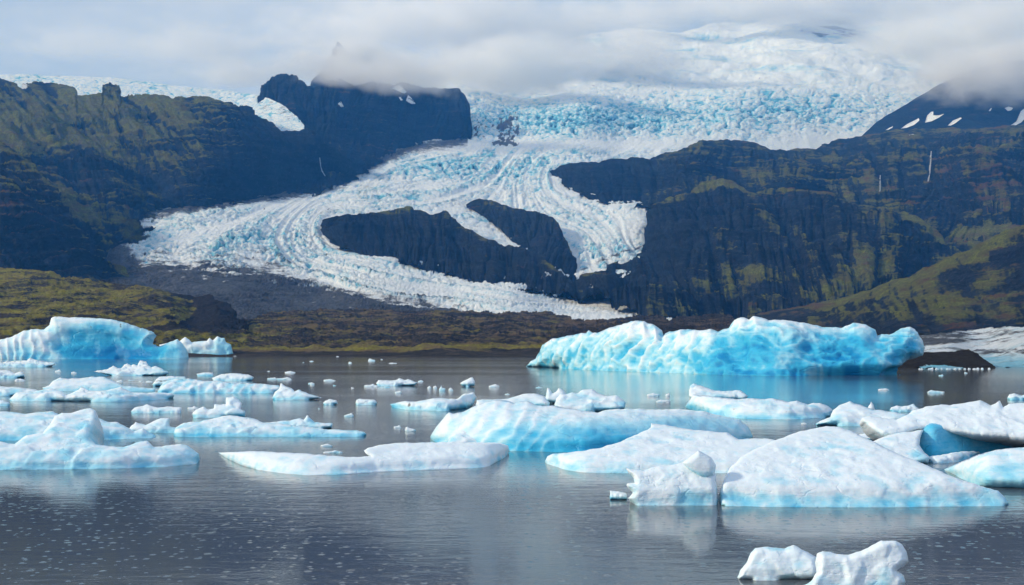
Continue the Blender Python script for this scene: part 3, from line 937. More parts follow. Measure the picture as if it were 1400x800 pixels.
sheet('moraine', 1205, 1362, 170, 44, [(1205, 501), (1225, 494), (1240, 488), (1262, 483), (1290, 481), (1306, 480), (1316, 478), (1325, 477), (1333, 482), (1345, 490), (1355, 498), (1362, 503)],
      [(1205, 505), (1362, 505)], mo_depth, M_moraine, mo_disp, lambda P, u, v, e: dict(grass=zeros(P) - 1, red=zeros(P) - 1, snow=zeros(P) - 1, scree_shade=zeros(P) + 0.8), (14, 0.9, 5), 0.5)


def in_poly(px, py, poly):
    x, y = poly[:, 0], poly[:, 1]
    inside = np.zeros(len(px), bool)
    j = len(x) - 1
    for i in range(len(x)):
        c = ((y[i] > py) != (y[j] > py)) & (px < (x[j] - x[i]) * (py - y[i]) / (y[j] - y[i] + 1e-12) + x[i])
        inside ^= c
        j = i
    return inside


def seg_dist(px, py, poly, keep):
    d = np.full(len(px), 1e9)
    n = len(poly)
    for i in range(n):
        if not keep[i]:
            continue
        a, b = poly[i], poly[(i + 1) % n]
        ab = b - a
        t = np.clip(((px - a[0]) * ab[0] + (py - a[1]) * ab[1]) / (ab @ ab + 1e-12), 0, 1)
        d = np.minimum(d, np.hypot(px - a[0] - t * ab[0], py - a[1] - t * ab[1]))
    return d


# ---- snow patches and waterfalls on the slopes ------------------------
def patch(name, poly, depth, mat, parent, thick=1.5):
    """a patch lying on the parent's slope: outline filled with points, dropped on the surface along the view of the slope"""
    B = []
    n = len(poly)
    for i in range(n):
        p0, p1 = np.array(poly[i], float), np.array(poly[(i + 1) % n], float)
        k = max(1, int(np.hypot(*(p1 - p0)) / 2.5))
        B += [p0 + (p1 - p0) * j / k for j in range(k)]
    B = np.array(B)
    g0, g1 = B.min(0), B.max(0)
    gx, gy = np.meshgrid(np.arange(g0[0], g1[0], 1.5), np.arange(g0[1], g1[1], 1.5))
    q = np.c_[gx.ravel(), gy.ravel()]
    q = q[in_poly(q[:, 0], q[:, 1], B)]
    if len(q):
        q = q[seg_dist(q[:, 0], q[:, 1], B, np.ones(len(B), bool)) > 0.6]
    r = delaunay_2d_cdt([Vector(c) for c in np.r_[B, q]], [], [list(range(len(B)))], 1, 1e-6)
    uv = np.array([tuple(c) for c in r[0]])
    Y = depth(uv[:, 0], uv[:, 1])
    Fr = place(uv[:, 0], uv[:, 1], Y)
    bvh = BVHTree.FromObject(parent, bpy.context.evaluated_depsgraph_get())
    for i in range(len(Fr)):
        dr = Vector((Fr[i, 0], Fr[i, 1], Fr[i, 2] - CH)).normalized()
        hit = bvh.ray_cast(Vector(Fr[i]) - dr * 260, dr, 900)
        if hit[0] is not None:
            Fr[i] = hit[0] - dr * 2.5 + Vector((0, 0, 0.8))
    n = len(uv)
    Bk = Fr + np.array([0, 6.0 + thick, -1.0])
    f = np.array(r[2])
    e = {}
    for a_, b_, c_ in f:
        for s_, t_ in ((a_, b_), (b_, c_), (c_, a_)):
            e[(s_, t_)] = 1
    rim = [(s_, t_) for (s_, t_) in e if (t_, s_) not in e]
    qd = np.array([(s_, t_, t_ + n, s_ + n) for s_, t_ in rim])
    return mesh_np(name, np.r_[Fr, Bk], [f, f[:, ::-1] + n, qd], mat, True, {}, parent)


for poly in ([(1232, 176), (1240, 170), (1250, 165), (1256, 162), (1257, 165), (1250, 171), (1240, 175)],
             [(1265, 168), (1268, 158), (1273, 153), (1276, 153), (1276, 158), (1284, 158), (1291, 156), (1284, 161), (1274, 166)],
             [(1296, 172), (1303, 165), (1313, 161), (1315, 162), (1306, 169), (1300, 172)],
             [(1211, 178), (1216, 175), (1221, 173), (1220, 175), (1214, 178)],
             [(1374, 148), (1379, 146), (1385, 148), (1383, 151), (1378, 152)],
             [(1352, 152), (1355, 148), (1356, 149), (1354, 152)],
             [(1379, 174), (1390, 166), (1396, 152), (1404, 146), (1412, 148), (1404, 160), (1396, 168), (1386, 173)]):
    patch('snow_patch', poly, r4_depth, M_snow, r4)
patch('waterfall', [(1273, 207), (1273.8, 207), (1273.2, 222), (1272, 236), (1270, 248), (1269.2, 248), (1271.4, 236), (1272.6, 222)], r2_depth, M_fall, r2)
patch('waterfall', [(1203.4, 240), (1204.1, 240), (1203.8, 262), (1203.1, 262)], r2_depth, M_fall, r2)
patch('waterfall', [(436.4, 216), (437.6, 216), (438.8, 228), (442, 236), (445, 241), (443.8, 241), (439.4, 234), (437.6, 226)], m1_depth, M_fall, left_mountain)
for poly in ([(555, 138), (558, 130), (562, 134), (568, 142), (562, 142)], [(545, 133), (549, 133), (551, 137), (548, 138)], [(536, 121), (546, 116), (556, 126), (552, 128)], [(462, 142), (466, 139), (470, 146), (466, 146)]):
    patch('snow_patch', poly, m2_depth, M_snow, m2)


# ------------------------------------------------------------------ floating ice
def facets(P, cell, seed):
    """chiselled planes: every point takes the plane of its nearest seed"""
    r = np.random.default_rng(seed)
    lo, hi = P.min(0), P.max(0)
    n = int(np.clip(np.prod((hi - lo) / cell + 1.0), 6, 160))
    S = lo + r.random((n, 3)) * (hi - lo)
    G = r.normal(size=(n, 3)); G /= np.linalg.norm(G, axis=1)[:, None]
    num = np.zeros(len(P)); den = np.full(len(P), 1e-9)
    for i in range(n):
        d = P - S[i]
        w = np.exp(-26.0 * np.sqrt((d ** 2).sum(1)) / cell)
        num += w * (d @ G[i]); den += w
    val = num / den
    return val / cell


ICE_SEED = [0]


def ice(name, label, poly, base, cat='ice floe', k=0.6, edge=4.0, lean=0.0, bulge=0.5, R=10.0, thick=1.5, h=2.0, rough=1.0, lump=0.9, facet=0.9, blue=0.12, edge_blue=0.25,
        side_blue=0.25, regions=(), dirt=(), flute=None, jag=0.7, group=None, dips=(), scal=0.6, hol=0.2, push=0.0, parent=None):
    """one piece of floating ice: front outline in photo pixels, waterline rows `base`; depth comes from the water plane"""
    ICE_SEED[0] += 1
    sd_ = ICE_SEED[0]
    poly = np.array(poly, float)
    bfun = (lambda u: np.full(np.shape(u), float(base))) if np.isscalar(base) else curve(base)
    # resample the outline
    pts = []
    n = len(poly)
    for i in range(n):
        a, b = poly[i], poly[(i + 1) % n]
        m = max(1, int(round(np.hypot(*(b - a)) / h)))
        for j in range(m):
            pts.append(a + (b - a) * j / m)
    B = np.array(pts)
    wat = B[:, 1] >= bfun(B[:, 0]) - 0.6
    jn = np.stack([fbm(B[:, 0] / (5 * h), B[:, 1] / (5 * h), sd_ * 3.1 + 0 * B[:, 0], 3), fbm(B[:, 0] / (5 * h), B[:, 1] / (5 * h), 50 + sd_ * 3.1 + 0 * B[:, 0], 3)], 1)
    B = B + np.where(wat[:, None], 0.0, jn * jag * h)
    B[:, 1] = np.minimum(B[:, 1], bfun(B[:, 0]))
    keep = ~(wat & np.roll(wat, -1))
    # interior points
    g0, g1 = B.min(0), B.max(0)
    r = np.random.default_rng(sd_)
    gx, gy = np.meshgrid(np.arange(g0[0], g1[0], h), np.arange(g0[1], g1[1], h * 0.8))
    gx = gx + (np.arange(gx.shape[0]) % 2)[:, None] * h / 2
    q = np.c_[gx.ravel(), gy.ravel()] + (r.random((gx.size, 2)) - 0.5) * h * 0.35
    q = q[in_poly(q[:, 0], q[:, 1], B)]
    dd = seg_dist(q[:, 0], q[:, 1], B, np.ones(len(B), bool))
    q = q[dd > h * 0.45]
    nb = len(B)
    res = delaunay_2d_cdt([Vector(p) for p in np.r_[B, q]], [], [list(range(nb))], 1, 1e-6)
    uv = np.array([tuple(p) for p in res[0]])
    T = np.array([t for t in res[2] if len(t) == 3], int)
    # boundary of the triangulation
    E = np.r_[T[:, [0, 1]], T[:, [1, 2]], T[:, [2, 0]]]
    es = set(map(tuple, E.tolist()))
    rim = [(a, b) for a, b in es if (b, a) not in es]
    u, v = uv[:, 0], uv[:, 1]
    vb = bfun(u)
    on_rim = np.zeros(len(uv), bool)
    for a, b in rim:
        on_rim[a] = True
    is_w = on_rim & (v >= vb - 0.6)
    d = seg_dist(u, v, B, keep)
    d[on_rim & ~is_w] = 0
    H = max(3.0, float((vb - v).max()))
    ug = np.linspace(u.min() - 40, u.max() + 40, 400)
    vg = bfun(ug)
    kw = max(3, int(36 / (ug[1] - ug[0])) | 1)
    kw = min(kw, 199)
    vs_ = np.convolve(np.pad(vg, kw // 2, mode='edge'), np.hanning(kw + 2)[1:-1] / np.hanning(kw + 2)[1:-1].sum(), 'valid')
    Yb = CH * F / (np.interp(u, ug, vs_) - HOR)
    k = k * 0.42
    s = float(np.median(Yb)) / F                       # metres per photo pixel at this piece
    ve = np.minimum(v + edge * sstep(0, edge * 2, vb - v), vb)
    Yw = CH * F / (np.maximum(ve, HOR + 6) - HOR)
    Yp = Yb + push + k * (Yw - Yb) + lean * (vb - v) / H
    gR = np.sqrt(np.clip(1 - (1 - np.clip(d / R, 0, 1)) ** 2, 0, 1))
    Yf = Yp + bulge * (1 - gR)
    # the deepest point of each column closes the rear
    bins = np.clip(((u - u.min()) / (u.max() - u.min() + 1e-9) * 60).astype(int), 0, 60)
    cm = np.zeros(61)
    np.maximum.at(cm, bins, Yf)
    cm = np.maximum(cm, np.maximum(np.roll(cm, 1), np.roll(cm, -1)))
    g2 = np.sqrt(np.clip(1 - (1 - np.clip(d / (2.2 * R), 0, 1)) ** 2, 0, 1))
    Yk = Yf + thick * g2 + np.maximum(cm[bins] - Yf, 0) * sstep(0, R, d)
    Pf = place(u, v, Yf)
    rear_v = v
    Pk = place(u, rear_v, Yk)
    Pk[:, 0] = Pf[:, 0] + (Pk[:, 0] - Pf[:, 0]) * 0.6
    # rear height follows a falling slope instead of the sight line
    drop = (Yk - Yf)
    Pk[:, 2] = np.minimum(Pf[:, 2], Pk[:, 2]) - 0.12 * drop
    # surface relief
    fn = np.cross(Pf[T[:, 1]] - Pf[T[:, 0]], Pf[T[:, 2]] - Pf[T[:, 0]])
    if (fn[:, 1]).sum() > 0:
        T = T[:, ::-1]; fn = -fn
        rim = [(b, a) for a, b in rim]
    vn = np.zeros_like(Pf)
    for c in range(3):
        np.add.at(vn, T[:, c], fn)
    vn /= np.linalg.norm(vn, axis=1)[:, None] + 1e-12
    Q = Pf / s                                          # in detail pixels
    Q = Q * np.array([1, 0.8, 1])
    rel = lump * 3.2 * fbm(Q[:, 0] / 34, Q[:, 1] / 34 + sd_, Q[:, 2] / 34, 3)
    rel += rough * 0.8 * fbm(Q[:, 0] / 9, Q[:, 1] / 9 + sd_, Q[:, 2] / 9, 4, 0.6)
    if facet:
        Qw = Q + 5 * np.stack([fbm(Q[:, 0] / 20, Q[:, 1] / 20, Q[:, 2] / 20 + i * 7, 2) for i in range(3)], 1)
        cell = min(42.0, max(8.0, H * 0.75))
        rel += facet * 4.2 * np.clip(facets(Qw, cell, sd_), -1.2, 1.2)
    sw = 24 if H > 60 and s > 0.08 else 38
    sc_n = ridged(Q[:, 0] / sw, Q[:, 1] / sw + sd_, Q[:, 2] / (sw * 0.7), 4, 0.42) - 0.55
    scw = np.clip(0.55 + 1.6 * fbm(Q[:, 0] / 90, Q[:, 1] / 90 + 3 * sd_, Q[:, 2] / 90, 2), 0.1, 1.4)
    rel += scal * 4.5 * sc_n * scw
    fl = 0
    if flute:
        ang, per, amp, ua, ub = flute
        ca, sa = math.cos(math.radians(ang)), math.sin(math.radians(ang))
        cc = (u * ca + v * sa) / per + 1.1 * fbm(u / 55, v / 38, sd_ + 0 * u, 3)
        fl = (np.abs(np.sin(cc * math.pi)) ** 0.8 * 2 - 1)
        wgt = sstep(ua - 15, ua + 15, u) * sstep(ub + 30, ub - 30, u) * (0.6 + 0.6 * fbm(u / 50, v / 40, 9 + 0 * u, 2))
        fl = -fl * wgt
        rel += amp * fl
    wd = 0.25 + 0.75 * sstep(0, 5 * h, d)
    disp = rel * s * wd
    for cu, cv, ru, rv, am in dips:                     # hollows cut into the face, metres
        disp -= am * blob(u, v, cu, cv, ru, rv, 4)
    disp[is_w] *= 0.5
    Pf = Pf + vn * disp[:, None]
    Pf[is_w, 2] = np.minimum(Pf[is_w, 2], 0.02)
    rimu = on_rim & ~is_w
    Pk[rimu] = Pf[rimu]
    kk = np.random.default_rng(sd_ + 99).normal(size=3) * 9
    lift = 0.4 * s * 6 * fbm(Pk[:, 0] / (s * 20) + kk[0], Pk[:, 1] / (s * 20) + kk[1], Pk[:, 2] / (s * 20), 3) * sstep(0, 4 * h, d)
    Pk[:, 1] += lift
    nv = len(uv)
    # skirt below the water
    wi = np.where(is_w)[0]
    mp_ = {int(w): i for i, w in enumerate(wi)}
    low = max(0.25, 0.12 * H * s)
    SF = Pf[wi] * 1.0; SF[:, 2] = -low; SF[:, 1] += 0.02
    SB = Pk[wi] * 1.0; SB[:, 2] = -low
    Pk[wi, 2] = np.minimum(Pk[wi, 2], 0.0)
    # shared rim: rear uses the front's vertex
    idx = np.arange(nv) + nv
    idx[rimu] = np.where(rimu)[0]
    Tb = idx[T][:, ::-1]
    V = np.r_[Pf, Pk, SF, SB]
    o1 = 2 * nv; o2 = 2 * nv + len(wi)
    quads = []
    for a, b in rim:
        if a in mp_ and b in mp_:
            i, j = mp_[a], mp_[b]
            quads += [(b, a, o1 + i, o1 + j), (a + nv, b + nv, o2 + j, o2 + i), (o1 + j, o1 + i, o2 + i, o2 + j)]
    # colour of the ice itself: clear blue ice or white weathered crust
    bl = np.full(nv, blue)
    steep = 1 - np.clip(vn[:, 2], 0, 1)
    bl += side_blue * sstep(0.35, 0.95, steep)
    bl += edge_blue * sstep(max(edge, 4.0) * 1.3, max(edge, 4.0) * 0.4, vb - v) + 0.15 * sstep(0.8, 0.0, (vb - v) / H)
    if flute:
        bl += -0.55 * fl * 0.6
    bl -= hol * np.clip(sc_n * 3.0, -1.5, 1.5) * min(1.0, scal * 2)
    di = np.zeros(nv)
    for cu, cv, ru, rv, am in regions:
        bl += am * blob(u, v, cu, cv, ru, rv, 3)
    for cu, cv, ru, rv, am in dirt:
        di += am * blob(u, v, cu, cv, ru, rv, 2)
    z2 = np.zeros(2 * len(wi))
    A = dict(blue=np.r_[bl, bl, z2 + blue], dirt=np.r_[di, di, z2], px=np.full(len(V), s * 1.0))
    # local origin at the piece's foot
    c0 = np.array([V[:, 0].mean(), V[:, 1].mean(), 0.0])
    o = mesh_np(name, V - c0, [T, Tb, np.array(quads)] if quads else [T, Tb], M_ice, True, A)
    o.location = c0
    if parent:
        o.parent = parent
        o.location = c0 - np.array(parent.location)
    else:
        tag(o, label, cat, group)
    return o


# ---- the three large bergs on the far water
ice('iceberg', 'long turquoise iceberg with ribbed white end and overhanging snout', [
    (719, 501), (726, 494), (732, 490), (737, 480), (741, 471), (756, 463), (770, 460), (786, 457), (801, 455), (805, 451), (810, 455), (816, 455), (833, 448), (850, 444), (863, 439), (876, 438),
    (893, 443), (905, 451), (907, 458), (915, 453), (923, 452), (940, 450), (957, 451), (972, 450), (981, 454), (996, 448), (1004, 437), (1012, 434), (1017, 434), (1024, 436), (1030, 432), (1040, 434), (1051, 438),
    (1064, 437), (1077, 438), (1099, 441), (1124, 445), (1150, 446), (1167, 441), (1184, 444), (1197, 451), (1199, 460), (1206, 456), (1216, 458), (1231, 450), (1244, 447), (1255, 454), (1262, 468),
    (1265, 476), (1261, 486), (1244, 491), (1234, 497), (1231, 505), (1238, 514), (1060, 514), (970, 512), (920, 510), (830, 507)],
    [(719, 502), (830, 507), (920, 510), (970, 512), (1060, 514), (1265, 514)], 'iceberg', k=0.0, lean=9, bulge=7, R=26, thick=12, h=1.7, rough=1.3, lump=1.6, facet=0.9, blue=0.05, edge_blue=0.2, side_blue=0.18,
    regions=[(1010, 480, 44, 30, 0.85), (1100, 478, 80, 34, 0.75), (1180, 480, 60, 30, 0.75), (970, 495, 40, 14, 0.6), (1200, 508, 50, 7, 0.9), (1060, 510, 90, 5, 0.8), (1240, 470, 22, 22, 0.5), (880, 448, 24, 9, -0.1), (830, 480, 120, 28, 0.32)],
    flute=(28, 15, 4.2, 720, 960), dips=[(1180, 509, 75, 7, 3.2), (1005, 478, 16, 20, 1.2), (1060, 465, 18, 14, 0.8), (1130, 470, 40, 24, 0.8)], scal=1.5, hol=0.30)

ice('iceberg', 'flat topped iceberg with broad deep blue cut face before green moraine', [
    (-60, 474), (-30, 470), (0, 465), (14, 461), (31, 453), (42, 450), (59, 449), (67, 444), (70, 435), (75, 433), (96, 434), (118, 434), (151, 436), (170, 440), (188, 444), (207, 450), (213, 456), (209, 461),
    (207, 466), (217, 472), (226, 470), (236, 466), (243, 463), (250, 470), (257, 481), (257, 491), (-60, 491)], 491, 'iceberg', k=0.0, lean=14, bulge=9, R=14, thick=20, h=1.5, rough=1.0, lump=0.9, facet=0.6,
    blue=0.0, edge_blue=0.15, side_blue=0.05, regions=[(138, 464, 66, 24, 1.15), (150, 476, 70, 14, 0.35), (205, 480, 50, 12, 0.8), (108, 489, 12, 5, 1.2), (160, 484, 6, 9, 1.0), (30, 486, 40, 5, 0.3), (130, 487, 30, 6, -0.2)],
    flute=(0, 11, 2.5, -60, 62), dips=[(138, 468, 66, 22, 4.5), (108, 489, 11, 5, 2.5), (160, 484, 6, 9, 2.0)], dirt=[(48, 470, 3, 16, 0.5), (57, 476, 3, 12, 0.5), (41, 482, 3, 8, 0.4), (124, 444, 2, 2, .8), (165, 443, 2, 3, .8)], scal=0.8, hol=0.2)

ice('iceberg', 'low jumbled pale iceberg beside the deep blue cut berg', [
    (217, 471), (228, 469), (246, 466), (250, 462), (253, 460), (259, 464), (262, 468), (272, 466), (283, 466), (286, 462), (291, 466), (297, 460), (302, 462), (307, 462), (309, 468), (316, 471), (319, 484), (316, 488), (217, 488)],
    487.5, 'iceberg', k=0.0, lean=6, bulge=5, R=8, thick=10, h=1.4, rough=1.8, lump=1.2, facet=1.2, blue=0.12, edge_blue=0.4, side_blue=0.15, regions=[(300, 480, 20, 8, 0.2)])

# ---- foreground and middle floes
ice('ice_floe', 'white floe with tall curved horn rising at its middle', [
    (-40, 606), (0, 604), (11, 607), (20, 607), (36, 595), (46, 593), (59, 592), (66, 583), (75, 570), (85, 565), (98, 564), (114, 560), (123, 558), (130, 561), (131, 571), (129, 581), (123, 591), (122, 600),
    (132, 608), (149, 611), (169, 611), (187, 605), (201, 602), (210, 611), (224, 610), (247, 607), (258, 610), (271, 620), (271, 635), (251, 637), (231, 638), (160, 641), (0, 643), (-40, 643)],
    [(-40, 643), (0, 643), (160, 641), (231, 638), (272, 634)], k=0.42, edge=8, bulge=0.45, R=7, thick=1.6, h=1.8, rough=1.0, lump=1.1, facet=1.2, blue=0.1, regions=[(105, 600, 30, 28, 0.25), (60, 630, 60, 10, 0.1)])
ice('ice_floe', 'pale blue sloping floe behind the horned floe', [
    (-40, 566), (0, 562), (14, 563), (34, 566), (46, 565), (62, 563), (72, 562), (80, 566), (100, 568), (118, 567), (130, 570), (146, 576), (160, 577), (171, 582), (183, 590), (195, 585), (206, 592), (216, 598), (205, 601), (120, 602), (-40, 603)],
    [(-40, 603), (120, 602), (216, 599)], k=0.55, edge=8, bulge=0.8, R=12, thick=2, h=2.2, blue=0.22)
ice('ice_floe', 'small pointed floe wedged beside the pale blue sloping floe', [(172, 592), (178, 584), (185, 577), (192, 579), (199, 581), (210, 576), (219, 572), (232, 572), (230, 582), (242, 585), (243, 592)],
    592, k=0.3, edge=4, bulge=0.5, R=6, thick=1.5, h=1.7, blue=0.2)
ice('ice_floe', 'long low floe tapering to a thin flat tail', [
    (237, 592), (240, 585), (251, 578), (262, 577), (274, 576), (288, 573), (302, 570), (314, 568), (326, 569), (340, 571), (351, 574), (360, 578), (378, 579), (397, 581), (420, 584), (443, 587), (470, 588), (489, 588), (498, 590), (501, 593), (498, 597), (400, 598), (260, 598), (238, 597)],
    597.5, k=0.6, edge=6, bulge=0.7, R=9, thick=1.6, h=1.8, blue=0.16, edge_blue=0.4, regions=[(300, 588, 40, 10, 0.15)])
ice('ice_floe', 'thin ridged floe with one small peak behind the long low floe', [(358, 583), (361, 578), (380, 576), (397, 575), (409, 572), (415, 574), (420, 568), (425, 573), (430, 577), (442, 578), (455, 579), (454, 585), (440, 587), (358, 587)],
    587, k=0.3, edge=3, bulge=0.4, R=5, thick=1.0, h=1.5, blue=0.15)
ice('ice_floe', 'broad flat white slab with rounded curving front edge', [
    (298, 619), (319, 618), (345, 617), (374, 618), (420, 620), (454, 623), (479, 625), (508, 624), (500, 620), (498, 616), (503, 612), (523, 608), (540, 606), (557, 605), (588, 605), (611, 604), (640, 605), (662, 605), (685, 606), (695, 610), (697, 617), (689, 627),
    (668, 638), (652, 640), (600, 642), (520, 645), (466, 649), (420, 650), (386, 647), (351, 642), (333, 638), (312, 628)],
    [(298, 620), (312, 629), (333, 639), (351, 642.5), (386, 647.5), (420, 650), (466, 649.5), (520, 645.5), (600, 642.5), (652, 640.5), (668, 638.5), (689, 628), (697, 618)],
    k=0.8, edge=9, bulge=0.22, R=4, thick=0.6, h=2.2, rough=1.1, lump=0.6, facet=0.25, blue=-0.08, edge_blue=0.2, side_blue=0.1)
ice('iceberg', 'smooth rounded turquoise berg with ribbed white left shoulder', [
    (589, 597), (593, 588), (600, 579), (607, 571), (614, 564), (620, 566), (634, 562), (648, 555), (662, 551), (675, 546), (691, 547), (703, 551), (712, 549), (721, 548), (735, 554), (758, 555), (783, 559), (801, 562), (817, 564), (828, 561), (840, 559), (868, 559), (896, 560), (926, 559),
    (960, 562), (990, 569), (1012, 574), (1024, 585), (1031, 599), (1025, 603), (900, 614), (800, 618.5), (700, 616.5), (640, 612), (590, 605)],
    [(589, 605), (640, 612), (700, 617), (800, 619), (900, 614), (1031, 601)], 'iceberg', k=0.30, edge=10, bulge=2.0, R=26, thick=3.5, h=2.2, rough=0.4, lump=1.5, facet=0.2, blue=0.12, edge_blue=0.25, side_blue=0.08,
    regions=[(760, 600, 90, 20, 0.5), (860, 592, 70, 20, 0.4), (960, 580, 60, 12, 0.3), (830, 612, 80, 10, 0.4), (640, 575, 40, 30, -0.12)], scal=0.22, hol=0.15, flute=(40, 19, 0.9, 590, 760))
ice('ice_floe', 'small pale wedge leaning on the rounded turquoise berg', [(608, 612), (612, 604), (620, 592), (630, 587), (641, 583), (652, 590), (660, 600), (666, 612)], 613, k=0.3, edge=4, bulge=0.7, R=9, thick=1.0, h=1.7, facet=0.8, blue=0.08, rough=0.6)
ice('ice_floe', 'low snowy slab with raised lip at the foot of turquoise berg', [
    (745, 630), (749, 624), (755, 621), (775, 619), (800, 616), (822, 612), (840, 607), (858, 599), (875, 592), (885, 588), (890, 584), (890, 579), (900, 580), (910, 581), (930, 585), (950, 588), (975, 590), (995, 592), (1004, 597), (1010, 601), (1030, 600), (1050, 599), (1062, 602), (1070, 610), (1040, 640), (1000, 647), (900, 647),
    (860, 647), (800, 646), (770, 642), (762, 638), (746, 634)],
    [(745, 632), (746, 634.5), (762, 638.5), (770, 642.5), (800, 646.5), (860, 647.5), (1070, 647)], k=0.72, edge=8, bulge=0.3, R=5, thick=1.0, h=2.2, rough=1.0, lump=0.9, facet=0.4, blue=0.03, edge_blue=0.15, side_blue=0.1)
ice('ice_floe', 'largest snowy floe, a broad wedge sloping down to a point', [
    (985, 690), (985, 672), (990, 655), (998, 640), (1010, 628), (1030, 615), (1060, 602), (1090, 591), (1110, 586), (1130, 583), (1150, 585), (1165, 590), (1180, 597), (1220, 617), (1265, 635), (1310, 655), (1340, 664), (1365, 671), (1374, 680), (1380, 690), (1370, 693), (1200, 694), (1060, 693.5), (990, 692)],
    [(985, 692), (1060, 693.5), (1200, 694), (1380, 692)], k=0.62, edge=18, bulge=0.22, R=5, thick=1.5, h=2.3, rough=1.2, lump=0.5, facet=0.6, blue=-0.02, edge_blue=0.42, side_blue=0.12, scal=0.7, regions=[(1130, 610, 70, 16, 0.14)])
ice('ice_floe', 'ragged upright white chunk in front of largest snowy floe', [
    (855, 639), (863, 641), (872, 642), (880, 643), (890, 639), (900, 637), (915, 636), (930, 633), (945, 630), (960, 632), (974, 640), (979, 652), (981, 672), (981, 691), (868, 691), (859, 681), (866, 673), (856, 664), (858, 661), (868, 660), (866, 652), (859, 645)],
    691.5, k=0.25, edge=12, bulge=0.35, R=8, thick=0.8, h=1.9, rough=1.4, lump=1.0, facet=0.9, blue=0.05, edge_blue=0.12, side_blue=0.08)
ice('ice_block', 'tilted clear cube of ice perched on ragged white chunk', [(933, 633), (944, 624), (955, 616), (964, 621), (973, 626), (979, 636), (977, 650), (964, 655), (955, 652), (945, 645)], [(930, 690), (980, 690)], 'ice block', k=0.10, edge=0, lean=-0.25, bulge=0.3, R=9, thick=0.5, h=1.6, rough=0.25, lump=0.4, facet=0.5, blue=0.06, edge_blue=0, side_blue=0.06, jag=0.3)
ice('ice_fragment', 'thin glassy sliver beside the ragged white chunk', [(834, 671), (845, 672), (856, 674), (858, 683), (834, 683)], 684, 'ice', k=0.4, edge=3, bulge=0.1, R=4, thick=0.25, h=1.2, blue=0.06)
ice('ice_floe', 'rounded glassy lump floating beside the bear-shaped clear ice', [(1008, 790), (1012, 780), (1020, 770), (1026, 756), (1033, 749), (1050, 747), (1072, 750), (1085, 745), (1100, 752), (1115, 761), (1119, 775), (1118, 788), (1110, 792), (1050, 794), (1010, 793)],
    794, k=0.3, edge=10, bulge=0.3, R=8, thick=0.5, h=1.7, rough=1.3, lump=1.1, facet=1.3, blue=0.04, edge_blue=0.05, side_blue=0.04)
ice('ice_floe', 'clear bear-shaped ice lump with raised rounded head end', [(1070, 813), (1090, 803), (1108, 795), (1117, 782), (1115, 766), (1117, 757), (1125, 754), (1142, 757), (1160, 759), (1175, 754), (1190, 747), (1205, 740), (1225, 739), (1234, 744), (1240, 755), (1241, 768), (1234, 775), (1227, 780), (1236, 786), (1238, 796), (1230, 813)],
    815, k=0.22, edge=10, bulge=0.32, R=9, thick=0.6, h=1.7, rough=1.4, lump=1.2, facet=1.5, blue=0.04, edge_blue=0.05, side_blue=0.04)
ice('ice_floe', 'smooth greenish dome floe next to the broad wedge point', [
    (1290, 643), (1298, 638), (1308, 634), (1331, 624), (1354, 617), (1377, 613), (1400, 611), (1450, 611), (1470, 640), (1470, 669), (1400, 669), (1340, 667), (1331, 661), (1308, 652)],
    [(1290, 644), (1308, 652.5), (1331, 661.5), (1345, 668), (1400, 670), (1470, 670)], k=0.45, edge=9, bulge=0.6, R=16, thick=1.2, h=2.4, rough=0.6, lump=0.8, facet=0.25, blue=0.10, edge_blue=0.1, side_blue=0.1, regions=[(1390, 655, 60, 18, 0.32)])
over = ice('iceberg', 'white overhanging berg with smooth teal undercut hollow', [
    (1177, 576), (1178, 571), (1190, 569), (1208, 572), (1226, 574), (1238, 568), (1250, 561), (1270, 555), (1286, 553), (1297, 554), (1320, 551), (1333, 548), (1341, 547), (1354, 554), (1361, 551), (1367, 548), (1372, 557), (1379, 552), (1400, 551), (1460, 548),
    (1480, 580), (1480, 606), (1440, 606), (1400, 605), (1380, 602), (1355, 600), (1330, 597), (1300, 592), (1270, 588), (1256, 589), (1240, 594), (1222, 597), (1206, 596), (1194, 590)],
    629, 'iceberg', k=0.30, edge=10, bulge=0.9, R=14, thick=3, h=1.9, rough=0.8, lump=1.2, facet=0.5, blue=-0.05, edge_blue=0.0, side_blue=0.08, scal=1.2, hol=0.2, regions=[(1310, 585, 90, 20, -0.1)])
ice('undercut', None, [(1236, 578), (1300, 578), (1400, 585), (1480, 590), (1480, 612), (1400, 615), (1338, 619), (1276, 624), (1250, 622), (1236, 618)], [(1236, 620), (1276, 624.5), (1338, 619.5), (1400, 615.5), (1480, 612.5)], k=0.1, edge=4, push=-0.5, bulge=0.5, R=8, thick=2, h=2.2, rough=0.3,
    lump=0.6, facet=0.2, blue=0.75, edge_blue=0.2, side_blue=0.0, scal=0.3, hol=0.1, parent=over)
ice('ice_floe', 'grey white hooked floe below the teal undercut', [(1186, 610), (1190, 605), (1208, 597), (1228, 592), (1245, 590), (1263, 587), (1259, 598), (1257, 609), (1263, 618), (1271, 626), (1268, 634), (1250, 636), (1200, 636)], 636, k=0.5, edge=5, bulge=0.5, R=8, thick=1, h=1.8, blue=0.1, side_blue=0.2)
ice('ice_floe', 'thin flat floe under the teal undercut', [(1266, 627), (1275, 623), (1286, 622), (1308, 618), (1338, 617), (1340, 620), (1325, 627), (1308, 632), (1274, 634)], [(1266, 630), (1274, 634.5), (1308, 632.5), (1340, 622)], k=0.7, edge=4, bulge=0.2, R=4, thick=0.5, h=1.7, blue=0.06)
ice('ice_floe', 'small rounded lump between the white floes and broad wedge', [(1168, 600), (1172, 595), (1181, 592), (1199, 592), (1202, 597), (1196, 603), (1170, 604)], 604, k=0.5, edge=4, bulge=0.4, R=6, thick=0.7, h=1.6, blue=0.08)
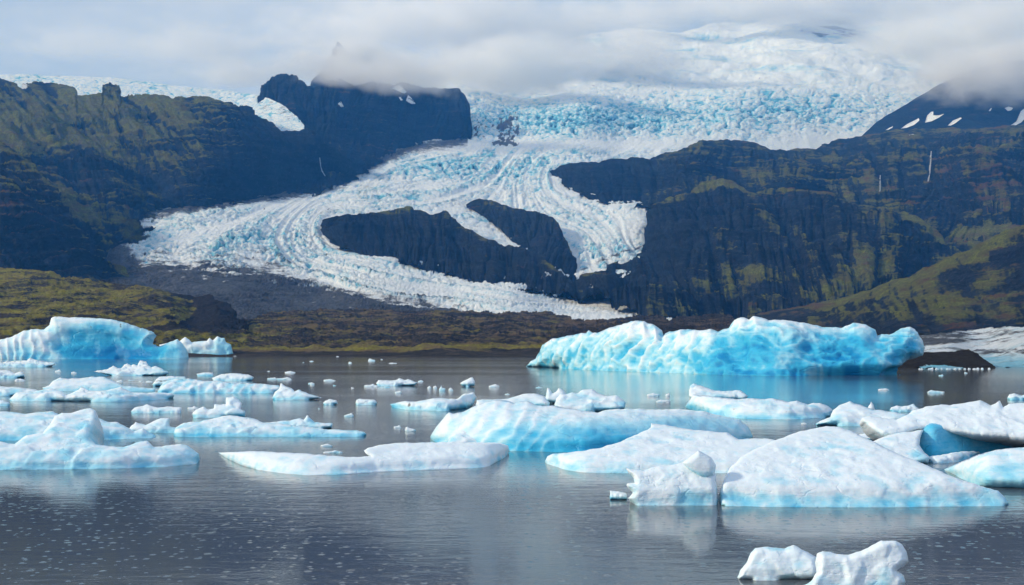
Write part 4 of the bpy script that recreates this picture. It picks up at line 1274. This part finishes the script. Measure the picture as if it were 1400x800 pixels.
ice('ice_floe', 'round shouldered pale floe left of the overhanging berg', [(1114, 579), (1124, 574), (1135, 570), (1139, 560), (1148, 553), (1162, 549), (1178, 554), (1194, 560), (1221, 563), (1240, 567), (1252, 571), (1250, 582), (1180, 583), (1116, 582)], 583, k=0.35, edge=6, bulge=0.8, R=12, thick=1.8, h=1.8, lump=1.2, blue=0.12, edge_blue=0.3)
ice('ice_floe', 'small upright spike of ice behind round shouldered floe', [(1184, 562), (1188, 555), (1191, 548), (1195, 555), (1197, 562)], 564, k=0.1, edge=2, bulge=0.3, R=4, thick=0.5, h=1.3, blue=0.1)
ice('ice_floe', 'long smooth floe with grey banded left end', [
    (936, 556), (940, 550), (943, 546), (948, 540), (965, 541), (983, 543), (1006, 546), (1028, 545), (1045, 546), (1058, 545), (1079, 550), (1090, 548), (1104, 553), (1121, 551), (1130, 555), (1138, 561), (1136, 569), (1126, 572), (1080, 573.5), (1012, 572), (971, 569), (942, 560)],
    [(936, 558), (942, 561), (971, 569.5), (1012, 572.5), (1080, 574), (1138, 571)], k=0.45, edge=9, bulge=0.9, R=9, thick=2, h=1.8, rough=1.1, blue=0.12, edge_blue=0.3, dirt=[(1003, 560, 8, 3, 0.5), (1075, 563, 3, 2, 0.5)])
ice('ice_floe', 'flat tilted slab lying behind the grey banded floe', [(942, 541), (943, 528), (948, 524), (960, 528), (978, 534), (996, 535), (1012, 534), (1023, 542), (1018, 547), (946, 546)], 548, k=0.3, edge=4, bulge=0.6, R=6, thick=1.4, h=1.6, blue=0.08)
ice('ice_floe', 'jumbled white cluster of blocks beyond the turquoise berg', [
    (758, 556), (760, 545), (767, 538), (775, 539), (783, 536), (790, 537), (797, 533), (810, 532), (819, 539), (832, 542), (843, 540), (850, 545), (856, 549), (854, 559), (845, 563), (770, 564)], 564, k=0.3, edge=5, bulge=0.9, R=8, thick=1.8, h=1.6, facet=1.2, blue=0.14)
ice('ice_floe', 'two thin upright spikes next to jumbled white cluster', [(744, 548), (746, 542), (748, 530), (751, 531), (755, 538), (760, 536), (764, 531), (770, 533), (775, 540), (776, 549), (760, 552)], 552, k=0.1, edge=3, bulge=0.5, R=5, thick=0.9, h=1.3, blue=0.1)
ice('ice_floe', 'rounded grey white hump between floes and jumbled cluster', [(650, 554), (652, 547), (670, 546), (689, 546), (702, 543), (714, 539), (730, 538), (744, 542), (752, 551), (750, 558), (690, 560), (652, 559)], 560, k=0.3, edge=5, bulge=0.9, R=9, thick=1.8, h=1.7, facet=0.4, blue=0.14)
ice('ice_floe', 'dirt streaked grey green floe with tilted block on its end', [
    (533, 553), (543, 550), (558, 549), (575, 548), (591, 545), (611, 545), (623, 546), (634, 539), (648, 536), (652, 544), (648, 552), (639, 558), (611, 562), (554, 560), (536, 557)], [(533, 556), (554, 560.5), (611, 562.5), (639, 559), (652, 556)],
    k=0.3, edge=6, bulge=0.7, R=7, thick=1.4, h=1.6, blue=0.1, edge_blue=0.35, dirt=[(560, 554, 3, 5, 0.9), (575, 556, 2, 4, 0.5), (628, 553, 8, 3, 0.4)])
ice('ice_floe', 'wide pale floe of merged humps below left iceberg', [
    (12, 546), (23, 537), (34, 536), (46, 536), (57, 533), (69, 531), (85, 535), (91, 540), (107, 533), (112, 528), (123, 534), (146, 534), (156, 531), (165, 529), (174, 533), (183, 537), (210, 537), (235, 537), (239, 542), (229, 546), (160, 549.5), (82, 548.5), (14, 548.5)],
    [(12, 548.5), (160, 550), (240, 545)], k=0.4, edge=5, bulge=0.8, R=8, thick=2, h=1.6, lump=1.4, blue=0.12, edge_blue=0.2)
ice('ice_floe', 'smooth domed floe behind the merged humps floe', [(58, 530), (66, 527), (73, 521), (82, 516), (94, 518), (107, 517), (128, 515), (142, 515), (155, 521), (169, 527), (190, 530), (212, 531), (213, 535), (60, 535)], 535, k=0.3, edge=4, bulge=1, R=8, thick=2, h=1.6, facet=0.3, blue=0.16)
ice('ice_floe', 'long ribbed floe with wavy white ridge', [
    (215, 536), (220, 528), (224, 523), (240, 518), (258, 517), (270, 519), (281, 521), (297, 520), (306, 522), (324, 525), (345, 524), (363, 525), (381, 527), (387, 532), (380, 537), (369, 538), (328, 538), (216, 538)], 538, k=0.35, edge=5, bulge=0.9, R=8, thick=2, h=1.6, rough=1.5, blue=0.1, edge_blue=0.3, flute=(35, 12, 0.8, 215, 390))
ice('ice_floe', 'dark banded small slab behind the ribbed floe', [(208, 526), (212, 520), (217, 515), (235, 514), (253, 515), (256, 520), (250, 527), (210, 528)], 528.5, k=0.3, edge=4, bulge=0.5, R=5, thick=1.4, h=1.4, blue=0.1, dirt=[(224, 521, 18, 1.4, 0.8), (220, 525, 10, 1.2, 0.8)])
ice('ice_floe', 'two peaked small floe at the end of ribbed floe', [(372, 544), (376, 535), (381, 531), (384, 524), (390, 528), (398, 531), (403, 535), (409, 533), (420, 538), (432, 541), (440, 544), (420, 547), (374, 547)], 547, k=0.3, edge=4, bulge=0.7, R=7, thick=1.4, h=1.5, blue=0.1)
ice('ice_floe', 'small castle shaped floe with leaning flat tower', [(262, 566), (267, 560), (278, 556), (285, 560), (292, 558), (293, 552), (300, 553), (309, 553), (309, 544), (319, 543), (326, 547), (331, 551), (329, 559), (335, 562), (335, 571), (264, 572)], 572, k=0.25, edge=5, bulge=0.5, R=7, thick=1.1, h=1.5, facet=1.0, blue=0.12)
ice('ice_floe', 'low brownish crumbled floe before the merged humps', [(179, 562), (184, 557), (192, 556), (201, 553), (215, 557), (232, 556), (248, 557), (247, 565), (180, 565)], 565.5, k=0.4, edge=3, bulge=0.3, R=4, thick=0.9, h=1.4, rough=1.6, blue=0.05, dirt=[(215, 562, 30, 3, 0.25)])
ice('ice_floe', 'flat pale floe lying left of the merged humps', [(-40, 528), (0, 528), (23, 529), (45, 532), (58, 535), (50, 540), (0, 542), (-40, 542)], 542, k=0.45, edge=5, bulge=0.6, R=6, thick=1.6, h=1.7, blue=0.15)
ice('ice_floe', 'tiny pale hump tucked under the flat pale floe', [(-14, 552), (0, 547), (10, 549), (14, 552), (12, 555), (-10, 555)], 555.5, k=0.4, edge=3, bulge=0.4, R=5, thick=0.8, h=1.5, blue=0.08)
ice('ice_floe', 'flat floe with small knob at foot of blue cut berg', [(-30, 498), (0, 495), (20, 494), (37, 493), (41, 489), (48, 492), (60, 494), (72, 495), (77, 498), (60, 502), (-30, 502)], 502, k=0.3, edge=2, bulge=0.9, R=5, thick=2, h=1.3, blue=0.05)
ice('ice_floe', 'curled grey white floe at foot of blue cut berg', [(-20, 508), (0, 506), (10, 506), (14, 508), (20, 511), (28, 508), (32, 510), (33, 515), (20, 517), (-20, 517)], 517, k=0.3, edge=3, bulge=0.7, R=5, thick=1.5, h=1.3, blue=0.08)
ice('ice_floe', 'jagged many peaked white floe mirrored in blue water', [
    (128, 508), (137, 506), (146, 505), (155, 500), (160, 503), (165, 504), (170, 499), (174, 497), (179, 500), (183, 499), (188, 500), (192, 493), (200, 494), (203, 500), (207, 503), (212, 500), (217, 502), (224, 506), (233, 510), (224, 513), (155, 514), (140, 511)], 514, k=0.25, edge=3, bulge=0.9, R=6, thick=2, h=1.3, facet=1.3, blue=0.04)
ice('ice_floe', 'thin flat floe touching the smooth oval floe', [(268, 511), (278, 509), (291, 509), (292, 514), (270, 514)], 514.5, k=0.35, edge=3, bulge=0.4, R=4, thick=1.2, h=1.3, blue=0.05)
ice('ice_floe', 'smooth oval floe drifting above the ribbed floe', [(289, 517), (300, 513), (315, 510), (328, 511), (340, 512), (347, 516), (344, 520), (329, 521), (292, 521)], 521, k=0.35, edge=4, bulge=0.7, R=6, thick=1.6, h=1.4, blue=0.06)
ice('ice_floe', 'lumpy flat floe with pointed tail on open dark water', [(514, 524), (517, 519), (530, 520), (541, 520), (546, 517), (553, 520), (558, 518), (565, 521), (572, 523), (566, 527), (516, 528)], 528, k=0.35, edge=3, bulge=0.6, R=5, thick=1.4, h=1.3, blue=0.05)
ice('ice_floe', 'small pyramid of ice on open dark water', [(629, 524), (636, 520), (643, 517), (646, 516), (649, 521), (649, 527), (640, 529), (632, 528)], 529, k=0.15, edge=3, bulge=0.6, R=6, thick=1.0, h=1.3, blue=0.05)
ice('ice_floe', 'sugar lump floe with flat top on open dark water', [(486, 552), (487, 546), (492, 545), (503, 546), (513, 547), (516, 552), (513, 554), (487, 554)], 554, k=0.3, edge=4, bulge=0.4, R=5, thick=0.8, h=1.3, blue=0.06)
ice('ice_floe', 'small lump with dark speckled flank on open water', [(441, 551), (445, 547), (452, 546), (459, 547), (462, 552), (455, 554), (443, 554)], 554, k=0.3, edge=3, bulge=0.4, R=5, thick=0.8, h=1.3, blue=0.06, dirt=[(447, 552, 5, 2, 0.4)])
ice('ice_floe', 'small low floe at the right edge beyond overhanging berg', [(1377, 544), (1380, 539), (1388, 538), (1396, 541), (1404, 539), (1414, 541), (1416, 546), (1380, 547)], 547, k=0.3, edge=3, bulge=0.5, R=5, thick=1.0, h=1.3, blue=0.05)
ice('ice_floe', 'lacy crumbled floe behind the overhanging berg', [(1216, 561), (1218, 557), (1226, 555), (1232, 556), (1240, 555), (1249, 552), (1252, 556), (1257, 559), (1252, 563), (1218, 563)], 563.5, k=0.3, edge=3, bulge=0.3, R=4, thick=0.8, h=1.3, rough=1.8, blue=0.05)

# ---- small drifting bits
BITS = [(389, 404, 506, 510), (365, 380, 515, 519), (378, 399, 515, 519.5), (442, 459, 517.5, 521), (421, 426, 522, 525), (424, 430, 521.5, 526), (470, 484, 563, 570), (497, 518, 524, 529), (540, 549, 533, 538),
        (503, 513, 489, 494), (476, 481, 493.5, 497), (531, 543, 495.5, 497), (584, 590, 526, 531.5), (592, 598, 526, 531.5), (600, 609, 525, 534.5), (613, 620, 528.5, 534.5), (668, 683, 524, 529.5), (732, 742, 528, 530.5),
        (884, 902, 536, 542), (896, 917, 545, 550.5), (910, 916, 535.5, 542), (1200, 1216, 530.5, 533.5), (1267, 1292, 532, 537.5), (1283, 1290, 511, 514), (1318, 1323, 508, 510.5), (75, 84, 504.5, 508.5), (97, 105, 507.5, 510.5),
        (159, 168, 518.5, 522), (175, 183, 518.5, 520.5), (190, 194, 520, 522), (199, 209, 520, 522.5), (256, 272, 554, 560), (553, 569, 581.5, 590), (538, 549, 580, 585.5), (438, 455, 605, 611), (441, 470, 614.5, 619.5),
        (332, 336, 484.5, 486.6), (345, 351, 484.5, 486.7), (423, 429, 492.5, 494.5), (413, 416, 494.8, 496), (459, 464, 486.6, 488), (435, 437, 557, 559), (525, 534, 527, 530), (571, 579, 519, 522), (455, 460, 525.5, 527.5), (480, 484, 529, 531),
        (690, 697, 537, 539.5), (20, 35, 517, 521), (365, 369, 506.5, 508), (1380, 1400, 538.5, 543), (318, 324, 486, 488), (520, 524, 490.5, 492), (1095, 1103, 577, 580)]
for i in range(16):
    x = 1254 + i * 6.3 + random.Random(i).uniform(-2, 2)
    w = random.Random(i + 50).uniform(2.5, 6)
    BITS.append((x, x + w, 504.2 - random.Random(i + 90).uniform(1.2, 2.6), 505.0))
rb = random.Random(5)
for (x0, x1, y0, y1) in BITS:
    y0 = y0 + 0.22 * (y1 - y0)
    w, hh = x1 - x0, y1 - y0
    pk = rb.uniform(0.25, 0.75)
    poly = [(x0, y1 - 0.25 * hh), (x0 + 0.08 * w, y0 + rb.uniform(0.35, 0.6) * hh), (x0 + (pk - 0.16) * w, y0 + rb.uniform(0.1, 0.35) * hh), (x0 + pk * w, y0), (x0 + (pk + 0.14) * w, y0 + rb.uniform(0.15, 0.4) * hh),
            (x0 + 0.94 * w, y0 + rb.uniform(0.4, 0.65) * hh), (x1, y1 - 0.2 * hh), (x1 - 0.1 * w, y1), (x0 + 0.1 * w, y1)]
    sc = 4.0 / (y1 - 476)
    if x0 > 1240 and y1 > 504.5 and y1 < 505.5:
        lab, grp = 'crumb of white ice along the dark mound waterline', 'ice crumbs at the mound'
    elif y1 > 600:
        lab, grp = 'low brownish sliver of ice behind the broad flat slab', 'slivers behind the slab'
    elif y1 > 575 and x0 > 500:
        lab, grp = 'ice bit adrift near ribbed shoulder of rounded turquoise berg', 'bits by the rounded berg'
    elif y1 < 499:
        lab, grp = 'tiny white speck of ice just off the moraine beach', 'ice specks off the beach'
    elif x0 < 275:
        lab, grp = 'small ice bit between the blue cut berg and ribbed floe', 'bits between the left floes'
    elif x0 < 560:
        lab, grp = 'small ice bit on the dark water beyond ribbed floe', 'bits beyond the ribbed floe'
    elif x0 < 760:
        lab, grp = 'upright ice bit on open water beyond the dirt streaked floe', 'bits beyond the dirt streaked floe'
    else:
        lab, grp = 'small ice bit adrift below the long turquoise iceberg', 'bits below the long iceberg'
    ice('ice_bit', lab, poly, y1 + 0.05, 'ice bit', k=0.15, edge=hh * 0.3, bulge=0.25 * w * sc * 0.5, R=max(1.2, 0.35 * hh), thick=0.35 * w * sc, h=max(0.7, min(1.3, hh / 5)), rough=0.5, lump=0.2, facet=0.5, blue=0.03, edge_blue=0.05,
        side_blue=0.03, group=grp)

# ------------------------------------------------------------------ air
def box(name, lo, hi, mat):
    x0, y0, z0 = lo; x1, y1, z1 = hi
    V = [(x0, y0, z0), (x1, y0, z0), (x1, y1, z0), (x0, y1, z0), (x0, y0, z1), (x1, y0, z1), (x1, y1, z1), (x0, y1, z1)]
    return mesh_np(name, V, [[(0, 3, 2, 1), (4, 5, 6, 7), (0, 1, 5, 4), (1, 2, 6, 5), (2, 3, 7, 6), (3, 0, 4, 7)]], mat, False)


def volume_mat(name):
    m = bpy.data.materials.new(name)
    m.use_nodes = True
    t = m.node_tree
    t.nodes.clear()
    o = t.nodes.new('ShaderNodeOutputMaterial')
    p = t.nodes.new('ShaderNodeVolumePrincipled')
    t.links.new(p.outputs[0], o.inputs['Volume'])
    return m, t, p


m, t, p = volume_mat('blue_air')
p.inputs['Color'].default_value = (0.06, 0.36, 1.0, 1)
p.inputs['Absorption Color'].default_value = (1, 1, 1, 1)
p.inputs['Density'].default_value = 1.0e-4
p.inputs['Anisotropy'].default_value = 0.0
haze = box('haze', (-5200, -400, -60), (5200, 8200, 2100), m)
tag(haze, kind='stuff')


def cloud(u, v, Y, ru, rv, rd, dens, seed, thr=0.5, sc=1.0):
    m, t, p = volume_mat('mist')
    q = NB(t)
    k = Y / F
    half = (ru * k, rd, rv * k)
    obj = q.n('ShaderNodeTexCoord').outputs['Object']
    ln = q.n('ShaderNodeVectorMath', operation='LENGTH')
    q.put(ln.inputs[0], q.mapping(obj, tuple(1 / x for x in half)))
    r = ln.outputs['Value']
    nn = q.n('ShaderNodeTexNoise', noise_dimensions='4D')
    q.put(nn.inputs['Vector'], q.mapping(obj, (1.0, 1.0, 1.5)))
    nn.inputs['W'].default_value = seed * 3.7
    nn.inputs['Scale'].default_value = 0.0052 / sc
    nn.inputs['Detail'].default_value = 5
    nn.inputs['Roughness'].default_value = 0.55
    nn.inputs['Distortion'].default_value = 0.4
    a = q.math('ADD', nn.outputs['Fac'], q.math('MULTIPLY', q.math('SUBTRACT', 0.62, r), 0.75))
    d = q.math('MULTIPLY', q.rng(a, thr, thr + 0.42), dens)
    d = q.math('MULTIPLY', d, q.rng(r, 1.0, 0.72))
    q.put(p.inputs['Density'], d)
    p.inputs['Color'].default_value = (0.99, 0.995, 1.0, 1)
    p.inputs['Anisotropy'].default_value = 0.0
    nr, nc = 14, 28
    th = np.linspace(0, math.pi, nr)[:, None]; ph = np.linspace(0, 2 * math.pi, nc, endpoint=False)[None]
    S = np.stack([np.sin(th) * np.cos(ph), np.sin(th) * np.sin(ph), np.cos(th) + 0 * ph], -1) * np.array(half)
    ii = np.arange(nr * nc).reshape(nr, nc)
    f = np.stack([ii[:-1], ii[1:], np.roll(ii[1:], -1, 1), np.roll(ii[:-1], -1, 1)], -1).reshape(-1, 4)
    o = mesh_np('cloud', S.reshape(-1, 3), [f], m)
    o.location = ((u - 700) * k, Y, CH - (v - HOR) * k)
    tag(o, kind='stuff')
    return o


scene.cycles.volume_step_rate = 0.5
scene.cycles.volume_max_steps = 256
cloud(545, 102, 3040, 220, 38, 240, 0.016, 1, 0.47, 0.5)
cloud(478, 86, 3660, 190, 46, 170, 0.026, 7, 0.42, 0.8)
cloud(300, 100, 3350, 190, 30, 200, 0.010, 9, 0.46, 0.7)
cloud(700, 92, 3900, 210, 62, 300, 0.014, 2, 0.42, 0.7)
cloud(860, 78, 4500, 200, 60, 300, 0.010, 10, 0.46, 0.8)
cloud(1360, 98, 3540, 210, 68, 300, 0.013, 3, 0.44, 0.5)
cloud(240, 60, 3700, 420, 46, 300, 0.008, 4)
cloud(640, 34, 4600, 440, 66, 300, 0.012, 5, 0.40)
cloud(1330, 56, 4600, 290, 70, 300, 0.010, 6, 0.40)
cloud(1120, 8, 5900, 520, 56, 300, 0.009, 8, 0.38, 1.2)
